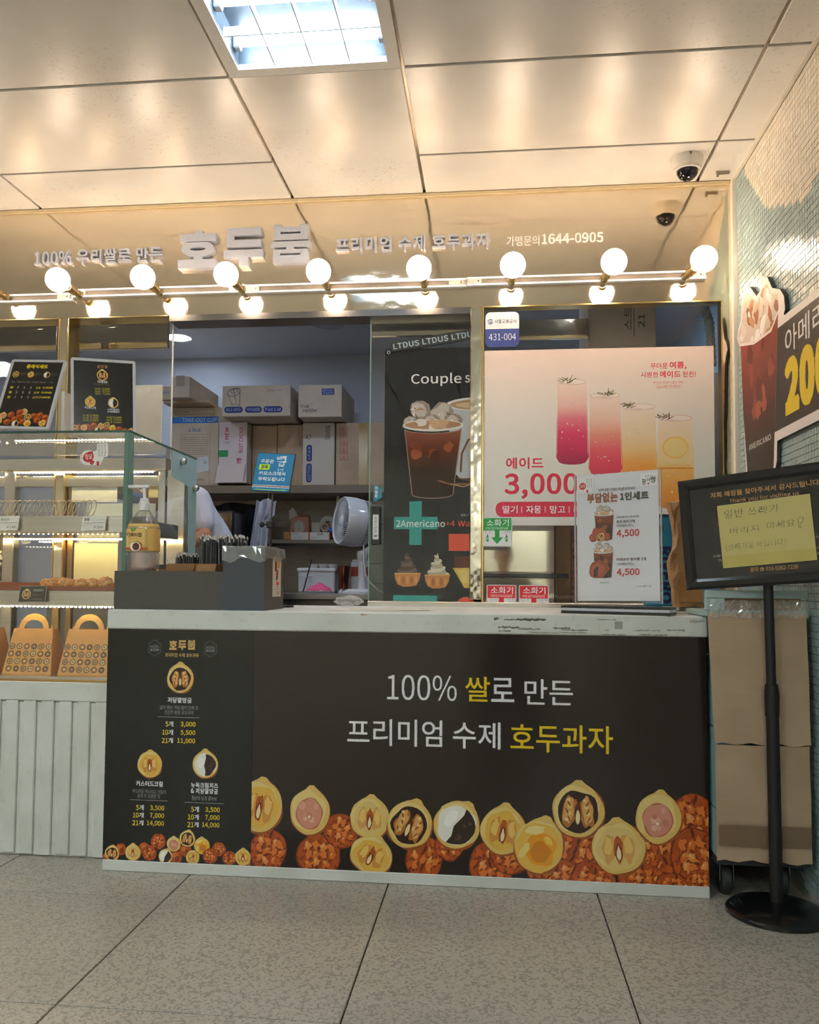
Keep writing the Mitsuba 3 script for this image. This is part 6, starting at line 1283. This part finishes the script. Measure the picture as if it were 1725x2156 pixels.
# ================================================================== RIGHT SIDE: SIGN STAND, CART, CARDBOARD
t = thing('sign_stand', 'black-framed thank-you sign on a black pole with a round base', 'sign stand')
w, h = .5125, .3641; F = posed((.8442, 2.7905, 1.2095), math.radians(-33), math.radians(-.55), math.radians(4.06), w, h)
b = .034
for nm, poly in (('frame_side', [(0, 0), (w, 0), (w - b, -b), (b, -b)]), ('frame_side', [(0, -h), (w, -h), (w - b, -h + b), (b, -h + b)]), ('frame_side', [(0, 0), (b, -b), (b, -h + b), (0, -h)]), ('frame_side', [(w, 0), (w - b, -b), (w - b, -h + b), (w, -h)])):
    pl = np.array(poly); c3 = np.r_[pl.mean(0), 0]
    lo = np.c_[pl, np.full(4, -.016)]; mid = np.c_[pl, np.full(4, .004)]; inn = pl + (np.array([w / 2, -h / 2]) - pl) * .0; ridge = pl * .0 + pl
    cc = pl.mean(0); up_ = np.c_[cc + (pl - cc) * [.97 if pl[:, 0].ptp() > pl[:, 1].ptp() else .45, .45 if pl[:, 0].ptp() > pl[:, 1].ptp() else .97], np.full(4, .010)] if hasattr(pl, 'ptp') else np.c_[cc + (pl - cc) * ([.97, .45] if np.ptp(pl[:, 0]) > np.ptp(pl[:, 1]) else [.45, .97]), np.full(4, .010)]
    put(nm, F.turn(trimesh.convex.convex_hull(np.vstack([lo, mid, up_]))), 'gloss', '#1b1d1f', t)
put('poster', F.box(b - .004, w - b + .004, -h + b - .004, -b + .004, -.012, -.004), 'matte', '#141821', t)
put('cover', trimesh.Trimesh(F.at(np.array([[b, -h + b, 0.0], [w - b, -h + b, 0.0], [w - b, -b, 0.0], [b, -b, 0.0]])), [[0, 1, 2], [0, 2, 3]], process=False), 'glass', parent=t)
P = Print(w * 1000, h * 1000)
P.text('저희 매장을 찾아주셔서 감사드립니다.', 101.7, 51.3, 437, 70, 'brass', .05); P.text('Thank you for visiting us', 160.4, 79, 372, 96, 'brass', .04); P.text('문의 ☎ 010-5362-7236', 207, 304, 349.3, 319, 'brass', .03)
P.text('맛있는 walnut cookies?', 300, 221, 439, 230.5, 'grey', .02); P.text('궁금한 점은 아래 번호로', 330, 256, 456, 265, 'grey', .02); P.text('연락 바랍니다.', 372, 271.5, 440, 279, 'grey', .02); P.text('저희 매장', 94, 254.6, 147, 264, 'grey', .02); P.text('맛있는', 110, 269, 146, 278, 'grey', .02)
P.put(Frame(F.o - F.n * .0040, F.u, F.v), t, name='lettering')
put('upper_pole', tube([[.868, 2.822, 1.075], [.880, 2.838, .66]], .0148, 20), 'satin', '#17181a', t, smooth=40)
put('pole_bracket', F.box(w / 2 - .03, w / 2 + .03, -h + .01, -h + .11, -.034, -.016, .003), 'satin', '#17181a', t)
put('collar', tube([[.8786, 2.836, .715], [.8802, 2.838, .685], [.881, 2.839, .615]], [.019, .0225, .0215], 20), 'satin', '#131415', t, smooth=40)
put('lower_pole', tube([[.8805, 2.838, .66], [.888, 2.845, .03]], .0195, 20), 'satin', '#151617', t, smooth=40)
put('base', lathe([(0, .040), (.030, .040), (.060, .036), (.105, .030), (.140, .020), (.151, .010), (.152, .002), (.148, 0), (0, 0)], 60, (.888, 2.845, 0)), 'gloss', '#121314', t, smooth=30)
t = thing('handwritten_note', 'yellow paper note with handwriting taped over the thank-you sign', 'note')
N0 = F.at(np.array([122, -97.5, 3]) / 1000); U = F.at(np.array([394, -93.3, 3]) / 1000) - N0; V = N0 - F.at(np.array([127.5, -300.6, 3]) / 1000)
U /= np.linalg.norm(U); V = V - U * (V @ U); V /= np.linalg.norm(V); G = Frame(N0, U, V)
put('paper', G.box(0, .282, -.203, 0, -.0004, .0002), 'satin', '#c0b372', t); put('sticky_strip', G.box(.001, .281, -.202, -.165, .0002, .0003), 'satin', '#b9ab60', t)
P = Print(282, 203); IK = '#3a382c'
def hand(s, x0, y0, x1, y1):
    gs = layout(s, 0, .05); a = shapely.union_all(gs).bounds; kx, ky = (x1 - x0) / (a[2] - a[0]), (y1 - y0) / (a[3] - a[1])
    q = np.random.default_rng(len(s))
    for g in gs:
        g = affinity.skew(affinity.rotate(affinity.affine_transform(g, [kx, 0, 0, -ky, x0 - a[0] * kx, y1 + a[1] * ky]), q.uniform(-4, 4)), q.uniform(-8, 3)); P.add(g.buffer(-.22), IK)
hand('일반 쓰레기', 21, 17, 184, 45); hand('버리지', 33, 75, 122, 97); hand('마세요', 148, 71, 231, 94); hand('(쓰레기통 아닙니다)', 15, 127, 198, 150)
P.line([(241, 92), (240, 72), (248, 68), (256, 71), (254, 82), (245, 88)], 1.6, IK); P.add(Point(243, 97).buffer(3.4).boundary.buffer(.8), IK); P.put(G, t, name='handwriting')

t = thing('flattened_cardboard', 'big brown cardboard sheet, folded once across, standing behind the sign pole', 'cardboard')
def bent(z0, z1, x0, x1, ya, yb, name):
    nx, nz = 14, 12; V = []
    for s_ in (0, 1):
        for j in range(nz):
            for i in range(nx):
                u_, v_ = i / (nx - 1), j / (nz - 1); x = x0(v_) + (x1 - x0(v_)) * u_
                y = ya + (yb - ya) * v_ + .006 * math.sin(u_ * 5 + v_ * 3) + .0025 * math.sin(v_ * 9) + .004 * s_; V.append([x, y, z0 + (z1 - z0) * v_ + (.004 * math.sin(u_ * 21) if j == 0 else 0)])
    n_ = nx * nz; f = []
    for j in range(nz - 1):
        for i in range(nx - 1):
            a = j * nx + i; f += [[a, a + 1, a + nx + 1], [a, a + nx + 1, a + nx], [n_ + a, n_ + a + nx + 1, n_ + a + 1], [n_ + a, n_ + a + nx, n_ + a + nx + 1]]
    for i in range(nx - 1): a, b_ = i, (nz - 1) * nx + i; f += [[a, n_ + a + 1, a + 1], [a, n_ + a, n_ + a + 1], [b_, b_ + 1, n_ + b_ + 1], [b_, n_ + b_ + 1, n_ + b_]]
    for j in range(nz - 1): a = j * nx; f += [[a, a + nx, n_ + a + nx], [a, n_ + a + nx, n_ + a]]
    put(name, trimesh.Trimesh(V, f, process=False), 'cardboard', parent=t, smooth=30)
bent(.519, .938, lambda v_: .712 - .016 * v_, 1.005, 2.868, 2.876, 'upper_panel'); bent(.148, .516, lambda v_: .716 - .002 * v_, 1.005, 2.873, 2.868, 'lower_panel')
put('tape', bx(.72, 1.0, 2.8585, 2.860, .20, .265), 'gloss', '#6e5b48', t)
t = thing('storage_cart', 'pale blue wheeled cart behind the cardboard sheet, wrapped in plastic at the top', 'cart')
put('top_bar', bx(.690, 1.012, 2.882, 2.90, .985, 1.012, .003), 'satin', '#9db0b0', t); put('corner_post', bx(.690, .752, 2.884, 2.902, .945, .986, .003), 'satin', '#9db0b0', t); put('wooden_board', bx(.752, 1.010, 2.95, 2.97, .94, 1.0), 'wood', parent=t); put('shelf', bx(.692, 1.012, 2.885, 3.62, .925, .945, .003), 'satin', '#93a8a8', t); put('bottom', bx(.722, 1.010, 2.90, 3.60, .128, .150), 'satin', '#23282a', t)  # the bottom plate is dark to paint the shadow under the cart
for z0, z1 in ((.15, .30), (.304, .56), (.564, .79), (.794, .925)): put('side_panel', bx(.722, .732, 2.905, 3.60, z0, z1, .002), 'satin', '#6f9297', t)
nx, nz = 40, 8; q = np.random.default_rng(12); V = [[.700 + .308 * i / (nx - 1), 2.866 - .006 * q.random() - .004 * math.sin(i * .9), .925 + .055 * j / (nz - 1) + q.normal(0, .0025)] for j in range(nz) for i in range(nx)]
put('plastic_wrap', trimesh.Trimesh(V, [q_ for j in range(nz - 1) for i in range(nx - 1) for q_ in ([j * nx + i, j * nx + i + 1, (j + 1) * nx + i + 1], [j * nx + i, (j + 1) * nx + i + 1, (j + 1) * nx + i])], process=False), 'film', parent=t)
for x, y in ((.772, 3.00), (.95, 3.00), (.772, 3.5), (.95, 3.5)):
    wk = put('caster', cat([bx(x - .028, x + .028, y - .03, y + .03, .118, .128), bx(x - .024, x - .020, y - .022, y + .030, .05, .12, .001), bx(x + .020, x + .024, y - .022, y + .030, .05, .12, .001), cyl([x, y, .10], [x, y, .128], .012, 12)]), 'metal', '#8f9190', t)
    put('wheel', lathe([(.010, -.017), (.045, -.017), (.052, -.010), (.052, .010), (.045, .017), (.010, .017)], 28, (x, y + .012, .0525), [1, 0, 0]), 'satin', '#2a2d2e', wk, smooth=40)
